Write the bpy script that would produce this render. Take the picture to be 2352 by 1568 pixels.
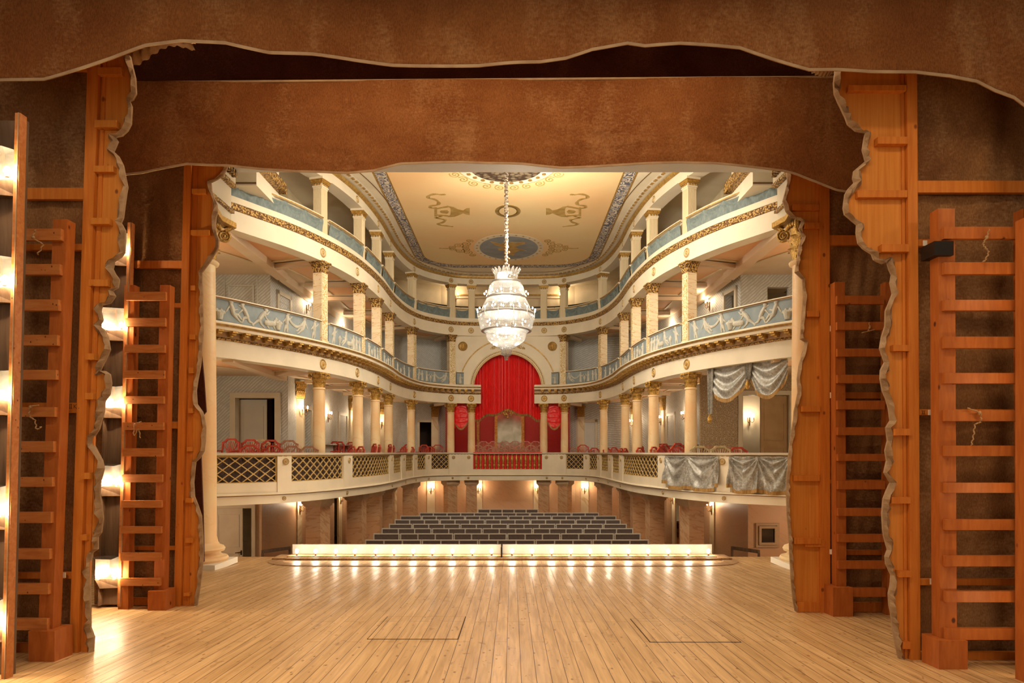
import bpy, math, random
from mathutils import Vector, Matrix
from mathutils.geometry import tessellate_polygon
random.seed(7)
PI = math.pi
for o in list(bpy.data.objects): bpy.data.objects.remove(o)
SC = bpy.context.scene
COL = SC.collection
# ---------------------------------------------------------------- camera, world, exposure, big lights
CX = 0.16; FPX = 1568.0
cam = bpy.data.objects.new('camera', bpy.data.cameras.new('camera')); COL.objects.link(cam)
cam.data.lens = 24.0; cam.data.sensor_width = 36.0; cam.data.shift_y = 254 / 2352.0
cam.location = (CX, 0, 0); cam.rotation_euler = (PI / 2, 0, 0); cam.data.clip_end = 200
SC.camera = cam
w = bpy.data.worlds.new('world'); SC.world = w; w.use_nodes = True
w.node_tree.nodes['Background'].inputs[0].default_value = (1.0, 0.80, 0.58, 1)
w.node_tree.nodes['Background'].inputs[1].default_value = 0.8
SC.view_settings.view_transform = 'Standard'; SC.view_settings.look = 'None'
SC.view_settings.gamma = 1.0; SC.view_settings.use_curve_mapping = False
SC.view_settings.exposure = 0.0
SC.cycles.max_bounces = 5; SC.cycles.diffuse_bounces = 3; SC.cycles.glossy_bounces = 2; SC.cycles.use_adaptive_sampling = True; SC.cycles.adaptive_threshold = 0.04; SC.cycles.adaptive_min_samples = 12
SC.cycles.transparent_max_bounces = 7; SC.cycles.sample_clamp_indirect = 6.0
SC.cycles.caustics_reflective = False; SC.cycles.caustics_refractive = False
def area(name, loc, rot, size, power, col, sy=None):
    l = bpy.data.lights.new(name, 'AREA'); l.energy = power; l.color = col; l.size = size
    if sy: l.shape = 'RECTANGLE'; l.size_y = sy
    o = bpy.data.objects.new(name, l); COL.objects.link(o); o.location = loc; o.rotation_euler = rot
    return o
area('stage_fill_light', (0, 3.4, 3.9), (math.radians(-12), 0, 0), 6.0, 190, (1.0, 0.70, 0.42), 0.5)  # unseen overhead fill, added to brighten the foreground floor
area('stage_fill_light', (0, 6.3, 4.25), (math.radians(4), 0, 0), 5.5, 85, (1.0, 0.70, 0.42), 0.4)  # added fill hidden behind the nearest border, for floor and second border
area('stage_fill_light', (0, 8.5, 4.6), (math.radians(-3), 0, 0), 5.5, 160, (1.0, 0.74, 0.48), 0.4)  # added fill hidden behind the second border, for the rear wings
area('hall_fill_light', (0, 12.5, 5.2), (math.radians(62), 0, 0), 7.0, 300, (1.0, 0.86, 0.68), 0.35)  # unseen fill added behind the lintel to brighten the balcony fronts
def point(loc, power, col=(1.0, 0.72, 0.44), r=0.05, name='sconce_glow', parent=None):
    l = bpy.data.lights.new(name, 'POINT'); l.energy = power; l.color = col; l.shadow_soft_size = r
    o = bpy.data.objects.new(name, l); COL.objects.link(o); o.location = loc
    if parent: o.parent = parent
    return o
# ---------------------------------------------------------------- pixel helpers (measured points -> real distance)
def PX(px, D): return CX + (px - 1176) * D / FPX
def PZ(py, D): return (1038 - py) * D / FPX
def P(px, py, D): return Vector((PX(px, D), D, PZ(py, D)))
def FZ(D): return -(1.5 + 0.04 * D)          # raked stage floor
# ---------------------------------------------------------------- mesh builder
class MB:
    def __init__(s): s.v = []; s.f = []
    def add(s, vs, fs, M=None):
        b = len(s.v)
        if M is not None: vs = [M @ Vector(p) for p in vs]
        s.v += [tuple(p) for p in vs]; s.f += [tuple(i + b for i in f) for f in fs]
        return s
    def box(s, c, d, M=None):
        s.k = getattr(s, 'k', 0) + 1; g = (s.k % 9) * 0.00022   # pieces of one joinery never share a plane
        x, y, z = c; a, b, e = d[0] / 2 + g, d[1] / 2 + g, d[2] / 2 + g
        vs = [(x + i * a, y + j * b, z + k * e) for i in (-1, 1) for j in (-1, 1) for k in (-1, 1)]
        return s.add(vs, [(0, 1, 3, 2), (4, 6, 7, 5), (0, 4, 5, 1), (2, 3, 7, 6), (0, 2, 6, 4), (1, 5, 7, 3)], M)
    def bb(s, x0, x1, y0, y1, z0, z1, M=None):
        return s.box(((x0 + x1) / 2, (y0 + y1) / 2, (z0 + z1) / 2), (x1 - x0, y1 - y0, z1 - z0), M)
    def beam(s, p, q, w, h, up=(0, 0, 1)):
        p = Vector(p); q = Vector(q); t = (q - p); L = t.length
        if L < 1e-6: return s
        t.normalize(); u = Vector(up)
        a = t.cross(u)
        if a.length < 1e-3: a = t.cross(Vector((0, 1, 0)))
        a.normalize(); b = a.cross(t)
        vs = [c + a * i * w / 2 + b * k * h / 2 for c in (p, q) for i, k in ((-1, -1), (1, -1), (1, 1), (-1, 1))]
        return s.add(vs, [(3, 2, 1, 0), (4, 5, 6, 7), (0, 1, 5, 4), (1, 2, 6, 5), (2, 3, 7, 6), (3, 0, 4, 7)])
    def tube(s, pts, r, n=8, closed=False, cap=True):
        pts = [Vector(p) for p in pts]; N = len(pts); rr = r if isinstance(r, (list, tuple)) else [r] * N
        b = len(s.v); a0 = None
        for i, p in enumerate(pts):
            if closed: t = pts[(i + 1) % N] - pts[i - 1]
            else: t = pts[min(i + 1, N - 1)] - pts[max(i - 1, 0)]
            t = t.normalized() if t.length > 1e-9 else Vector((0, 0, 1))
            if a0 is None:
                a0 = t.orthogonal().normalized()
            a0 = a0 - t * a0.dot(t)
            a0 = a0.normalized() if a0.length > 1e-6 else t.orthogonal().normalized()
            c0 = t.cross(a0)
            for k in range(n):
                A = 2 * PI * k / n
                s.v.append(tuple(p + (a0 * math.cos(A) + c0 * math.sin(A)) * rr[i]))
        m = N if closed else N - 1
        for i in range(m):
            j = (i + 1) % N
            for k in range(n):
                s.f.append((b + i * n + k, b + i * n + (k + 1) % n, b + j * n + (k + 1) % n, b + j * n + k))
        if cap and not closed:
            s.f.append(tuple(b + k for k in reversed(range(n)))); s.f.append(tuple(b + (N - 1) * n + k for k in range(n)))
        return s
    def lathe(s, prof, n=24, c=(0, 0, 0), M=None, flute=0.0, nf=16):
        vs = []; fs = []; N = len(prof)
        for (r, z) in prof:
            for k in range(n):
                A = 2 * PI * k / n
                q = r * (1 - flute * (0.5 + 0.5 * math.cos(A * nf)))
                vs.append((c[0] + q * math.cos(A), c[1] + q * math.sin(A), c[2] + z))
        for i in range(N - 1):
            for k in range(n):
                fs.append((i * n + k, i * n + (k + 1) % n, (i + 1) * n + (k + 1) % n, (i + 1) * n + k))
        fs.append(tuple(reversed(range(n)))); fs.append(tuple((N - 1) * n + k for k in range(n)))
        return s.add(vs, fs, M)
    def ball(s, c, r, n=8, m=6, M=None):
        if not isinstance(r, (tuple, list)): r = (r, r, r)
        vs = [(c[0], c[1], c[2] - r[2])]
        for i in range(1, m):
            B = -PI / 2 + PI * i / m
            for k in range(n):
                A = 2 * PI * k / n
                vs.append((c[0] + r[0] * math.cos(B) * math.cos(A), c[1] + r[1] * math.cos(B) * math.sin(A), c[2] + r[2] * math.sin(B)))
        vs.append((c[0], c[1], c[2] + r[2])); e = len(vs) - 1; fs = []
        for k in range(n):
            fs.append((0, 1 + (k + 1) % n, 1 + k)); fs.append((e, 1 + (m - 2) * n + k, 1 + (m - 2) * n + (k + 1) % n))
            for i in range(m - 2):
                fs.append((1 + i * n + k, 1 + i * n + (k + 1) % n, 1 + (i + 1) * n + (k + 1) % n, 1 + (i + 1) * n + k))
        return s.add(vs, fs, M)
    def capsule(s, p, q, r0, r1, n=8):
        p = Vector(p); q = Vector(q); t = (q - p).normalized()
        s.tube([p - t * r0, p - t * r0 * .7, p, q, q + t * r1 * .7, q + t * r1], [r0 * .1, r0 * .7, r0, r1, r1 * .7, r1 * .1], n)
        return s
    def octa(s, c, r, h):
        x, y, z = c
        return s.add([(x - r, y, z), (x, y - r, z), (x + r, y, z), (x, y + r, z), (x, y, z + h), (x, y, z - h)],
                     [(0, 1, 4), (1, 2, 4), (2, 3, 4), (3, 0, 4), (1, 0, 5), (2, 1, 5), (3, 2, 5), (0, 3, 5)])
    def prism(s, poly, a0, a1, plane='xz'):
        # poly: 2D points; extruded along the third axis between a0 and a1
        def m(p, a):
            return (p[0], a, p[1]) if plane == 'xz' else (p[0], p[1], a)
        tri = tessellate_polygon([[Vector((p[0], p[1], 0)) for p in poly]])
        N = len(poly); vs = [m(p, a0) for p in poly] + [m(p, a1) for p in poly]
        fs = [tuple(t) for t in tri] + [tuple(i + N for i in reversed(t)) for t in tri]
        fs += [(i, (i + 1) % N, (i + 1) % N + N, i + N) for i in range(N)]
        return s.add(vs, fs)
    def grid(s, fn, nu, nv):
        b = len(s.v)
        for i in range(nu + 1):
            for j in range(nv + 1): s.v.append(tuple(fn(i / nu, j / nv)))
        for i in range(nu):
            for j in range(nv):
                a = b + i * (nv + 1) + j
                s.f.append((a, a + nv + 1, a + nv + 2, a + 1))
        return s
    def sweep(s, path, s0, s1, prof, ds=0.12, ends=True):
        n = max(1, int(math.ceil(abs(s1 - s0) / ds))); m = len(prof); b = len(s.v)
        for i in range(n + 1):
            x, y, nx, ny = path.at(s0 + (s1 - s0) * i / n)
            for (o, z) in prof: s.v.append((x + nx * o, y + ny * o, z))
        for i in range(n):
            for k in range(m):
                s.f.append((b + i * m + k, b + i * m + (k + 1) % m, b + (i + 1) * m + (k + 1) % m, b + (i + 1) * m + k))
        if ends:
            s.f.append(tuple(b + k for k in reversed(range(m)))); s.f.append(tuple(b + n * m + k for k in range(m)))
        return s
    def build(s, name, mat, parent=None, smooth=False, loc=None):
        me = bpy.data.meshes.new(name); me.from_pydata(s.v, [], s.f); me.materials.append(mat)
        if smooth:
            me.polygons.foreach_set('use_smooth', [True] * len(me.polygons))
        import bmesh
        bm = bmesh.new(); bm.from_mesh(me); bmesh.ops.recalc_face_normals(bm, faces=bm.faces)
        if smooth:
            for e in bm.edges:
                if len(e.link_faces) == 2 and e.calc_face_angle(0) > 0.9: e.smooth = False
        bm.to_mesh(me); bm.free()
        o = bpy.data.objects.new(name, me); COL.objects.link(o)
        if parent: o.parent = parent
        if loc: o.location = loc
        return o
def tag(o, label=None, cat=None, group=None, kind=None):
    if label: o['label'] = label
    if cat: o['category'] = cat
    if group: o['group'] = group
    if kind: o['kind'] = kind
    return o
def thing(name, label, cat, loc=(0, 0, 0), rz=0, group=None):
    o = bpy.data.objects.new(name, None); COL.objects.link(o); o.location = loc; o.rotation_euler = (0, 0, rz)
    o.empty_display_size = 0.1
    return tag(o, label, cat, group)
def struct(name, mb, mat, **k):
    return tag(mb.build(name, mat, **k), kind='structure')
def dup(root, label=None, loc=None, rz=None, group=None, scale=None):
    def cp(o, par):
        c = o.copy(); COL.objects.link(c)
        if par: c.parent = par
        for ch in kids.get(o.name, []): cp(ch, c)
        return c
    kids = {}
    def walk(o):
        kids[o.name] = list(o.children)
        for ch in kids[o.name]: walk(ch)
    walk(root)
    r = cp(root, None)
    if loc is not None: r.location = loc
    if rz is not None: r.rotation_euler = (0, 0, rz)
    if label: r['label'] = label
    if group: r['group'] = group
    if scale: r.scale = scale
    return r
class Proto:
    """first use places the prototype itself, later uses place copies"""
    def __init__(s, root): s.root = root; s.used = False
    def place(s, loc, rz, label, group=None, scale=None):
        if not s.used:
            s.used = True; r = s.root; r.location = loc; r.rotation_euler = (0, 0, rz); r['label'] = label
            if group: r['group'] = group
            if scale: r.scale = scale
            return r
        return dup(s.root, label, loc, rz, group, scale if scale else (1, 1, 1))
ORD = ['first', 'second', 'third', 'fourth', 'fifth', 'sixth', 'seventh', 'eighth', 'ninth', 'tenth', 'eleventh', 'twelfth', 'thirteenth', 'fourteenth', 'fifteenth']
# ---------------------------------------------------------------- plan curves
def catmull(pts, n=10):
    out = []
    for i in range(len(pts) - 1):
        p0 = pts[max(i - 1, 0)]; p1 = pts[i]; p2 = pts[i + 1]; p3 = pts[min(i + 2, len(pts) - 1)]
        for k in range(n):
            t = k / n
            out.append(tuple(0.5 * (2 * p1[j] + (p2[j] - p0[j]) * t + (2 * p0[j] - 5 * p1[j] + 4 * p2[j] - p3[j]) * t * t + (3 * p1[j] - p0[j] - 3 * p2[j] + p3[j]) * t ** 3) for j in (0, 1)))
    out.append(pts[-1]); return out
class Path:
    def __init__(s, left, smooth=True):
        L = catmull(left) if smooth else list(left)
        s.p = L + [(-x, y) for (x, y) in reversed(L) if abs(x) > 1e-6]
        s.c = [0.0]
        for a, b in zip(s.p, s.p[1:]): s.c.append(s.c[-1] + math.hypot(b[0] - a[0], b[1] - a[1]))
        s.T = s.c[-1]; s.smooth = smooth
        s.n = []
        for i in range(len(s.p)):
            a = s.p[max(i - 1, 0)]; b = s.p[min(i + 1, len(s.p) - 1)]
            tx, ty = b[0] - a[0], b[1] - a[1]; l = math.hypot(tx, ty); s.n.append((ty / l, -tx / l))
    def at(s, q):
        q = min(max(q, 0), s.T); lo, hi = 0, len(s.c) - 1
        while hi - lo > 1:
            m = (lo + hi) // 2
            if s.c[m] <= q: lo = m
            else: hi = m
        t = (q - s.c[lo]) / max(s.c[hi] - s.c[lo], 1e-9)
        x = s.p[lo][0] * (1 - t) + s.p[hi][0] * t; y = s.p[lo][1] * (1 - t) + s.p[hi][1] * t
        nx = s.n[lo][0] * (1 - t) + s.n[hi][0] * t; ny = s.n[lo][1] * (1 - t) + s.n[hi][1] * t
        l = math.hypot(nx, ny); return x, y, nx / l, ny / l
    def off(s, q, o, z=0.0):
        x, y, nx, ny = s.at(q); return Vector((x + nx * o, y + ny * o, z))
    def signed(s, x, y):
        i = min(range(len(s.p)), key=lambda k: (s.p[k][0] - x) ** 2 + (s.p[k][1] - y) ** 2)
        return (x - s.p[i][0]) * s.n[i][0] + (y - s.p[i][1]) * s.n[i][1]
    def ang(s, q):
        x, y, nx, ny = s.at(q); return math.atan2(ny, nx) + PI / 2   # local -Y faces the inward normal
    def spx(s, px, o=0.0):
        # arc length in the left half whose offset point projects to image column px
        best = None
        for i in range(0, 1200):
            q = s.T / 2 * i / 1199; v = s.off(q, o); e = abs(1176 + FPX * (v.x - CX) / v.y - px)
            if best is None or e < best[0]: best = (e, q)
        return best[1]
F = Path([(-6.2, 11.95), (-5.37, 12.77), (-4.84, 13.58), (-4.48, 14.2), (-4.15, 14.95), (-3.82, 16.0), (-3.6, 17.2), (-3.48, 18.9), (-3.47, 21.0), (-3.3, 22.7), (-2.9, 23.85), (-2.1, 24.7), (-1.3, 24.95), (0, 25.0)])
B = Path([(-6.5, 12.2), (-5.41, 12.93), (-4.41, 13.75), (-3.95, 14.6), (-3.62, 15.68), (-3.3, 17.2), (-3.18, 18.98), (-3.15, 21.3), (-3.05, 22.8), (-2.75, 23.9), (-2.1, 24.5), (-1.3, 24.7), (0, 24.7)])
W = Path([(-7.4, 11.9), (-7.4, 16.7), (-5.32, 16.7), (-5.28, 18.6), (-5.24, 20.5), (-5.12, 22.3), (-4.85, 23.9), (-4.3, 25.2), (-3.5, 26.1), (-2.6, 26.55), (-2.25, 26.6), (0, 26.6)], smooth=False)
CPX = [733, 822, 862, 892, 944, 1035, 1083]
CS = [F.spx(p, -0.17) for p in CPX]

for z in (2.72, 3.45): point((0.03, 15.33, z), 500, (1.0, 0.89, 0.72), .1, 'chandelier_fill_glow')
point((0.45, 15.33, 4.6), 300, (1.0, 0.90, 0.72), .2, 'chandelier_fill_glow')  # added uplight beside the rod, brightens the ceiling without a fixture
for sx in (-1, 1):          # added fill lights in the side boxes, unseen behind the stage opening
    for z, e in ((1.2, 38), (3.7, 38), (5.8, 30), (-1.5, 30)): point((sx * 6.9, 13.6, z), e, (1, .80, .56), .12, 'box_fill_light')
# ---------------------------------------------------------------- materials
def nmat(name):
    m = bpy.data.materials.new(name); m.use_nodes = True
    nt = m.node_tree; return m, nt, nt.nodes, nt.links, nt.nodes['Principled BSDF']
def c4(c): return (c[0], c[1], c[2], 1)
def mat(name, col, rough=0.6, metal=0.0, col2=None, scale=4.0, stretch=(1, 1, 1), lo=0.35, hi=0.65, detail=5, bump=0.0, bscale=None, dist=0.0, spec=0.3, emit=None, rot=None):
    m, nt, N, L, b = nmat(name)
    b.inputs['Base Color'].default_value = c4(col); b.inputs['Roughness'].default_value = rough; b.inputs['Metallic'].default_value = metal
    b.inputs['Specular IOR Level'].default_value = spec
    if emit:
        b.inputs['Emission Color'].default_value = c4(emit[0]); b.inputs['Emission Strength'].default_value = emit[1]
    if col2 or bump:
        tc = N.new('ShaderNodeTexCoord'); mp = N.new('ShaderNodeMapping'); L.new(tc.outputs['Object'], mp.inputs[0])
        mp.inputs['Scale'].default_value = stretch
        if rot: mp.inputs['Rotation'].default_value = rot
        nz = N.new('ShaderNodeTexNoise'); nz.inputs['Scale'].default_value = scale; nz.inputs['Detail'].default_value = detail; nz.inputs['Distortion'].default_value = dist
        L.new(mp.outputs[0], nz.inputs['Vector'])
        if col2:
            r = N.new('ShaderNodeValToRGB'); r.color_ramp.elements[0].position = lo; r.color_ramp.elements[1].position = hi
            r.color_ramp.elements[0].color = c4(col); r.color_ramp.elements[1].color = c4(col2)
            L.new(nz.outputs['Fac'], r.inputs[0]); L.new(r.outputs[0], b.inputs['Base Color'])
        if bump:
            n2 = nz
            if bscale:
                n2 = N.new('ShaderNodeTexNoise'); n2.inputs['Scale'].default_value = bscale; n2.inputs['Detail'].default_value = 6; L.new(mp.outputs[0], n2.inputs['Vector'])
            bp = N.new('ShaderNodeBump'); bp.inputs['Strength'].default_value = bump; bp.inputs['Distance'].default_value = 0.02
            L.new(n2.outputs['Fac'], bp.inputs['Height']); L.new(bp.outputs[0], b.inputs['Normal'])
    return m
def ramp(N, L, fac, stops, interp='LINEAR'):
    r = N.new('ShaderNodeValToRGB'); r.color_ramp.interpolation = interp
    el = r.color_ramp.elements
    while len(el) < len(stops): el.new(0.5)
    for e, (p, c) in zip(el, stops): e.position = p; e.color = c4(c)
    L.new(fac, r.inputs[0]); return r
def mix(N, L, fac, a, b, mode='MIX'):
    m = N.new('ShaderNodeMix'); m.data_type = 'RGBA'; m.blend_type = mode
    if hasattr(fac, 'is_linked'): L.new(fac, m.inputs[0])
    else: m.inputs[0].default_value = fac
    for i, v in ((6, a), (7, b)):
        if hasattr(v, 'is_linked'): L.new(v, m.inputs[i])
        else: m.inputs[i].default_value = c4(v)
    return m.outputs[2]
def noise(N, L, vec, scale, detail=4, dist=0.0):
    n = N.new('ShaderNodeTexNoise'); n.inputs['Scale'].default_value = scale; n.inputs['Detail'].default_value = detail; n.inputs['Distortion'].default_value = dist
    L.new(vec, n.inputs['Vector']); return n.outputs['Fac']
def mapping(N, L, scale=(1, 1, 1), rot=(0, 0, 0), src='Object'):
    tc = N.new('ShaderNodeTexCoord'); mp = N.new('ShaderNodeMapping'); L.new(tc.outputs[src], mp.inputs[0])
    mp.inputs['Scale'].default_value = scale; mp.inputs['Rotation'].default_value = rot; return mp.outputs[0]
def math_(N, L, op, a, b=None):
    m = N.new('ShaderNodeMath'); m.operation = op
    for i, v in enumerate((a, b)):
        if v is None: continue
        if hasattr(v, 'is_linked'): L.new(v, m.inputs[i])
        else: m.inputs[i].default_value = v
    return m.outputs[0]
M = {}
M['cream'] = mat('cream_plaster', (0.80, 0.71, 0.54), 0.6, col2=(0.69, 0.62, 0.47), scale=1.6, lo=0.4, hi=0.75, detail=6)
M['cream2'] = mat('cream_paint', (0.74, 0.61, 0.40), 0.6, col2=(0.62, 0.52, 0.34), scale=2.5)
M['gold'] = mat('gilding', (0.62, 0.38, 0.10), 0.38, 0.55, col2=(0.38, 0.21, 0.045), scale=30, lo=0.4, hi=0.65, bump=0.6, bscale=60)
M['goldflat'] = mat('gold_paint', (0.50, 0.31, 0.08), 0.45, 0.3, col2=(0.30, 0.17, 0.05), scale=14)
def carved(name, a, b, scale):
    m, nt, N, L, bs = nmat(name)
    v = mapping(N, L); vo = N.new('ShaderNodeTexVoronoi'); vo.inputs['Scale'].default_value = scale; L.new(v, vo.inputs['Vector'])
    r = ramp(N, L, vo.outputs['Distance'], [(0.0, a), (0.35, a), (0.62, b)]); L.new(r.outputs[0], bs.inputs['Base Color'])
    bs.inputs['Roughness'].default_value = 0.42; bs.inputs['Metallic'].default_value = 0.35
    bp = N.new('ShaderNodeBump'); bp.inputs['Strength'].default_value = 1.0; bp.inputs['Distance'].default_value = 0.02; bp.invert = True
    L.new(vo.outputs['Distance'], bp.inputs['Height']); L.new(bp.outputs[0], bs.inputs['Normal']); return m
M['carved'] = carved('carved_gilding', (0.60, 0.38, 0.12), (0.15, 0.07, 0.02), 26)
def marble(name, a, b, vein, scale=1.5, vs=3.0, rot=0.8, thr=0.93):
    m, nt, N, L, bs = nmat(name)
    v = mapping(N, L, (1, 1, 1)); base = ramp(N, L, noise(N, L, v, scale, 5), [(0.35, a), (0.68, b)])
    v2 = mapping(N, L, (1, 1, 1), (0.75, rot, 0.5)); mp2 = N.new('ShaderNodeMapping'); mp2.inputs['Scale'].default_value = (vs * 1.6, vs * 0.28, vs * 0.28); L.new(v2, mp2.inputs[0])
    f = math_(N, L, 'ABSOLUTE', math_(N, L, 'SUBTRACT', noise(N, L, mp2.outputs[0], 1.3, 4, 0.5), 0.5))
    vr = ramp(N, L, f, [((1 - thr) * 0.25, (0.85, 0.85, 0.85)), ((1 - thr) * 0.25 + 0.022, (0, 0, 0))])
    L.new(mix(N, L, vr.outputs[0], base.outputs[0], vein), bs.inputs['Base Color']); bs.inputs['Roughness'].default_value = 0.45; bs.inputs['Specular IOR Level'].default_value = 0.3
    return m
M['marble_col'] = marble('peach_cream_marble', (0.80, 0.64, 0.38), (0.80, 0.47, 0.22), (0.76, 0.52, 0.28), 1.3, 3.0, 0.4, 0.985)
M['marble_white'] = marble('cream_marble', (0.80, 0.68, 0.45), (0.72, 0.55, 0.34), (0.60, 0.42, 0.22), 1.8, 0.8, 0.5, 0.97)
M['marble_pil'] = marble('veined_marble', (0.82, 0.70, 0.48), (0.76, 0.58, 0.38), (0.62, 0.38, 0.16), 1.5, 5.5, 0.9, 0.97)
M['marble_pier'] = marble('peach_pier_marble', (0.58, 0.38, 0.22), (0.64, 0.30, 0.13), (0.46, 0.24, 0.11), 1.0, 4.5, 0.9, 0.95)
M['marble_wall'] = marble('peach_wall_marble', (0.64, 0.44, 0.27), (0.70, 0.40, 0.22), (0.62, 0.38, 0.21), 0.8, 2.5, 0.9, 0.985)
M['pier_cap'] = mat('pier_cap_stone', (0.56, 0.40, 0.24), 0.6, col2=(0.5, 0.33, 0.19), scale=6)
M['peach'] = mat('peach_ceiling_paint', (0.80, 0.42, 0.20), 0.7, col2=(0.80, 0.52, 0.30), scale=0.9, lo=0.35, hi=0.7)
M['peach2'] = mat('cream_soffit_paint', (0.74, 0.60, 0.42), 0.7, col2=(0.70, 0.50, 0.33), scale=0.8)
def hatch(name, a, b, k=70.0):
    m, nt, N, L, bs = nmat(name)
    tc = N.new('ShaderNodeTexCoord'); sx = N.new('ShaderNodeSeparateXYZ'); L.new(tc.outputs['Object'], sx.inputs[0])
    s1 = math_(N, L, 'ADD', sx.outputs[0], sx.outputs[1]); s2 = math_(N, L, 'SUBTRACT', s1, math_(N, L, 'MULTIPLY', sx.outputs[2], 1.1))
    n = noise(N, L, tc.outputs['Object'], 3.0, 4); s3 = math_(N, L, 'ADD', math_(N, L, 'MULTIPLY', s2, k), math_(N, L, 'MULTIPLY', n, 8.0))
    sn = math_(N, L, 'SINE', s3); n2 = noise(N, L, tc.outputs['Object'], 9.0, 3)
    r = ramp(N, L, math_(N, L, 'MULTIPLY', math_(N, L, 'ADD', math_(N, L, 'MULTIPLY', sn, 0.5), 0.5), n2), [(0.15, a), (0.55, b)])
    L.new(r.outputs[0], bs.inputs['Base Color']); bs.inputs['Roughness'].default_value = 0.65; return m
M['hatch'] = hatch('grey_veined_wall', (0.46, 0.45, 0.41), (0.66, 0.65, 0.60))
M['hatch_dark'] = hatch('deep_grey_veined_wall', (0.36, 0.33, 0.28), (0.55, 0.52, 0.46))
M['wallplain'] = mat('pale_grey_wall_paint', (0.62, 0.58, 0.50), 0.7, col2=(0.56, 0.55, 0.50), scale=2)
M['doorpaint'] = mat('cream_door_paint', (0.62, 0.54, 0.40), 0.5, col2=(0.56, 0.48, 0.35), scale=3)
M['dark'] = mat('unlit_void_and_seam_brown', (0.05, 0.028, 0.018), 0.8)  # shade of unlit rooms put into the colour; also seams and numerals
M['black'] = mat('black_iron', (0.02, 0.017, 0.015), 0.4, 0.4)
M['blackcloth'] = mat('black_pleated_cloth', (0.055, 0.035, 0.03), 0.5, col2=(0.11, 0.075, 0.07), scale=9, stretch=(3, 3, 1))
def figured(name, a, b, scale, lo=0.35, hi=0.5):
    m, nt, N, L, bs = nmat(name)
    v = mapping(N, L); d = noise(N, L, v, scale, 2, 2.5); r = ramp(N, L, d, [(lo, a), (hi, b)]); L.new(r.outputs[0], bs.inputs['Base Color'])
    bs.inputs['Roughness'].default_value = 0.5; return m
def damask(name, a, b, sx=0.2, sz=0.32):
    # diamond trellis with rosettes
    m, nt, N, L, bs = nmat(name)
    tc = N.new('ShaderNodeTexCoord'); s = N.new('ShaderNodeSeparateXYZ'); L.new(tc.outputs['Object'], s.inputs[0])
    u = math_(N, L, 'DIVIDE', math_(N, L, 'ADD', s.outputs[0], math_(N, L, 'MULTIPLY', s.outputs[1], 0.8)), sx); v = math_(N, L, 'DIVIDE', s.outputs[2], sz)
    cu = math_(N, L, 'COSINE', math_(N, L, 'MULTIPLY', u, 2 * PI)); cv = math_(N, L, 'COSINE', math_(N, L, 'MULTIPLY', v, 2 * PI))
    w1 = math_(N, L, 'ABSOLUTE', math_(N, L, 'ADD', cu, cv)); n = noise(N, L, tc.outputs['Object'], 40, 2, 1.5)
    w2 = math_(N, L, 'ADD', w1, math_(N, L, 'MULTIPLY', math_(N, L, 'SUBTRACT', n, 0.5), 2.6))
    f = math_(N, L, 'ABSOLUTE', math_(N, L, 'SINE', math_(N, L, 'MULTIPLY', w2, 3.2)))
    r = ramp(N, L, f, [(0.25, b), (0.6, a)]); L.new(r.outputs[0], bs.inputs['Base Color']); bs.inputs['Roughness'].default_value = 0.5; return m
M['damask'] = damask('olive_damask_wallpaper', (0.24, 0.155, 0.07), (0.52, 0.40, 0.24))
M['damask_red'] = damask('crimson_damask', (0.50, 0.018, 0.014), (0.27, 0.012, 0.010), 0.12, 0.16)
M['redcloth'] = mat('red_silk', (0.86, 0.030, 0.026), 0.42, col2=(0.72, 0.018, 0.018), scale=3, stretch=(8, 8, 1), spec=0.5)
M['bluecloth'] = mat('grey_blue_cloth', (0.15, 0.195, 0.195), 0.7, col2=(0.205, 0.25, 0.245), scale=8, stretch=(3, 3, 1))
M['silver'] = mat('silver_damask_cloth', (0.24, 0.24, 0.215), 0.38, 0.2, col2=(0.41, 0.40, 0.36), scale=22, lo=0.4, hi=0.6, spec=0.6, dist=1)
M['fringe'] = mat('gold_fringe', (0.44, 0.27, 0.09), 0.7, col2=(0.24, 0.13, 0.04), scale=60, stretch=(1, 1, 0.1))
M['reliefblue'] = mat('blue_relief_ground', (0.205, 0.25, 0.27), 0.7, col2=(0.26, 0.31, 0.325), scale=5)
M['reliefgrey'] = mat('grey_stucco_figures', (0.52, 0.50, 0.42), 0.6, col2=(0.40, 0.38, 0.32), scale=9, bump=0.2)
M['redchair'] = mat('red_painted_wood', (0.50, 0.055, 0.025), 0.35, col2=(0.40, 0.035, 0.02), scale=12, spec=0.5)
M['brownchair'] = mat('faded_brown_painted_wood', (0.38, 0.17, 0.10), 0.4, col2=(0.45, 0.25, 0.16), scale=12)
M['creamchair'] = mat('cream_painted_wood', (0.60, 0.50, 0.30), 0.4, col2=(0.50, 0.38, 0.2), scale=12)
M['seatcloth'] = mat('grey_seat_cloth', (0.20, 0.18, 0.15), 0.7)
M['flame'] = mat('candle_bulb', (1, 0.9, 0.7), 0.5, emit=((1.0, 0.70, 0.38), 90))
M['chbulb'] = mat('chandelier_bulb', (1, 0.95, 0.9), 0.5, emit=((1.0, 0.88, 0.72), 40))
M['footbulb'] = mat('footlight_bulb', (1, 0.95, 0.9), 0.5, emit=((1.0, 0.82, 0.60), 150))
M['wingbulb'] = mat('wing_lamp_bulb', (1, 0.95, 0.9), 0.5, emit=((1.0, 0.72, 0.42), 560))
M['wingbulb_dim'] = mat('dim_wing_lamp_bulb', (1, 0.95, 0.9), 0.5, emit=((1.0, 0.66, 0.34), 90))
M['bronze'] = mat('bronze', (0.20, 0.10, 0.04), 0.35, 0.7)
M['white'] = mat('white_enamel', (0.82, 0.78, 0.68), 0.4)
M['tin'] = mat('tin_reflector', (0.75, 0.73, 0.68), 0.16, 0.9, col2=(0.5, 0.49, 0.45), scale=6)
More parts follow.
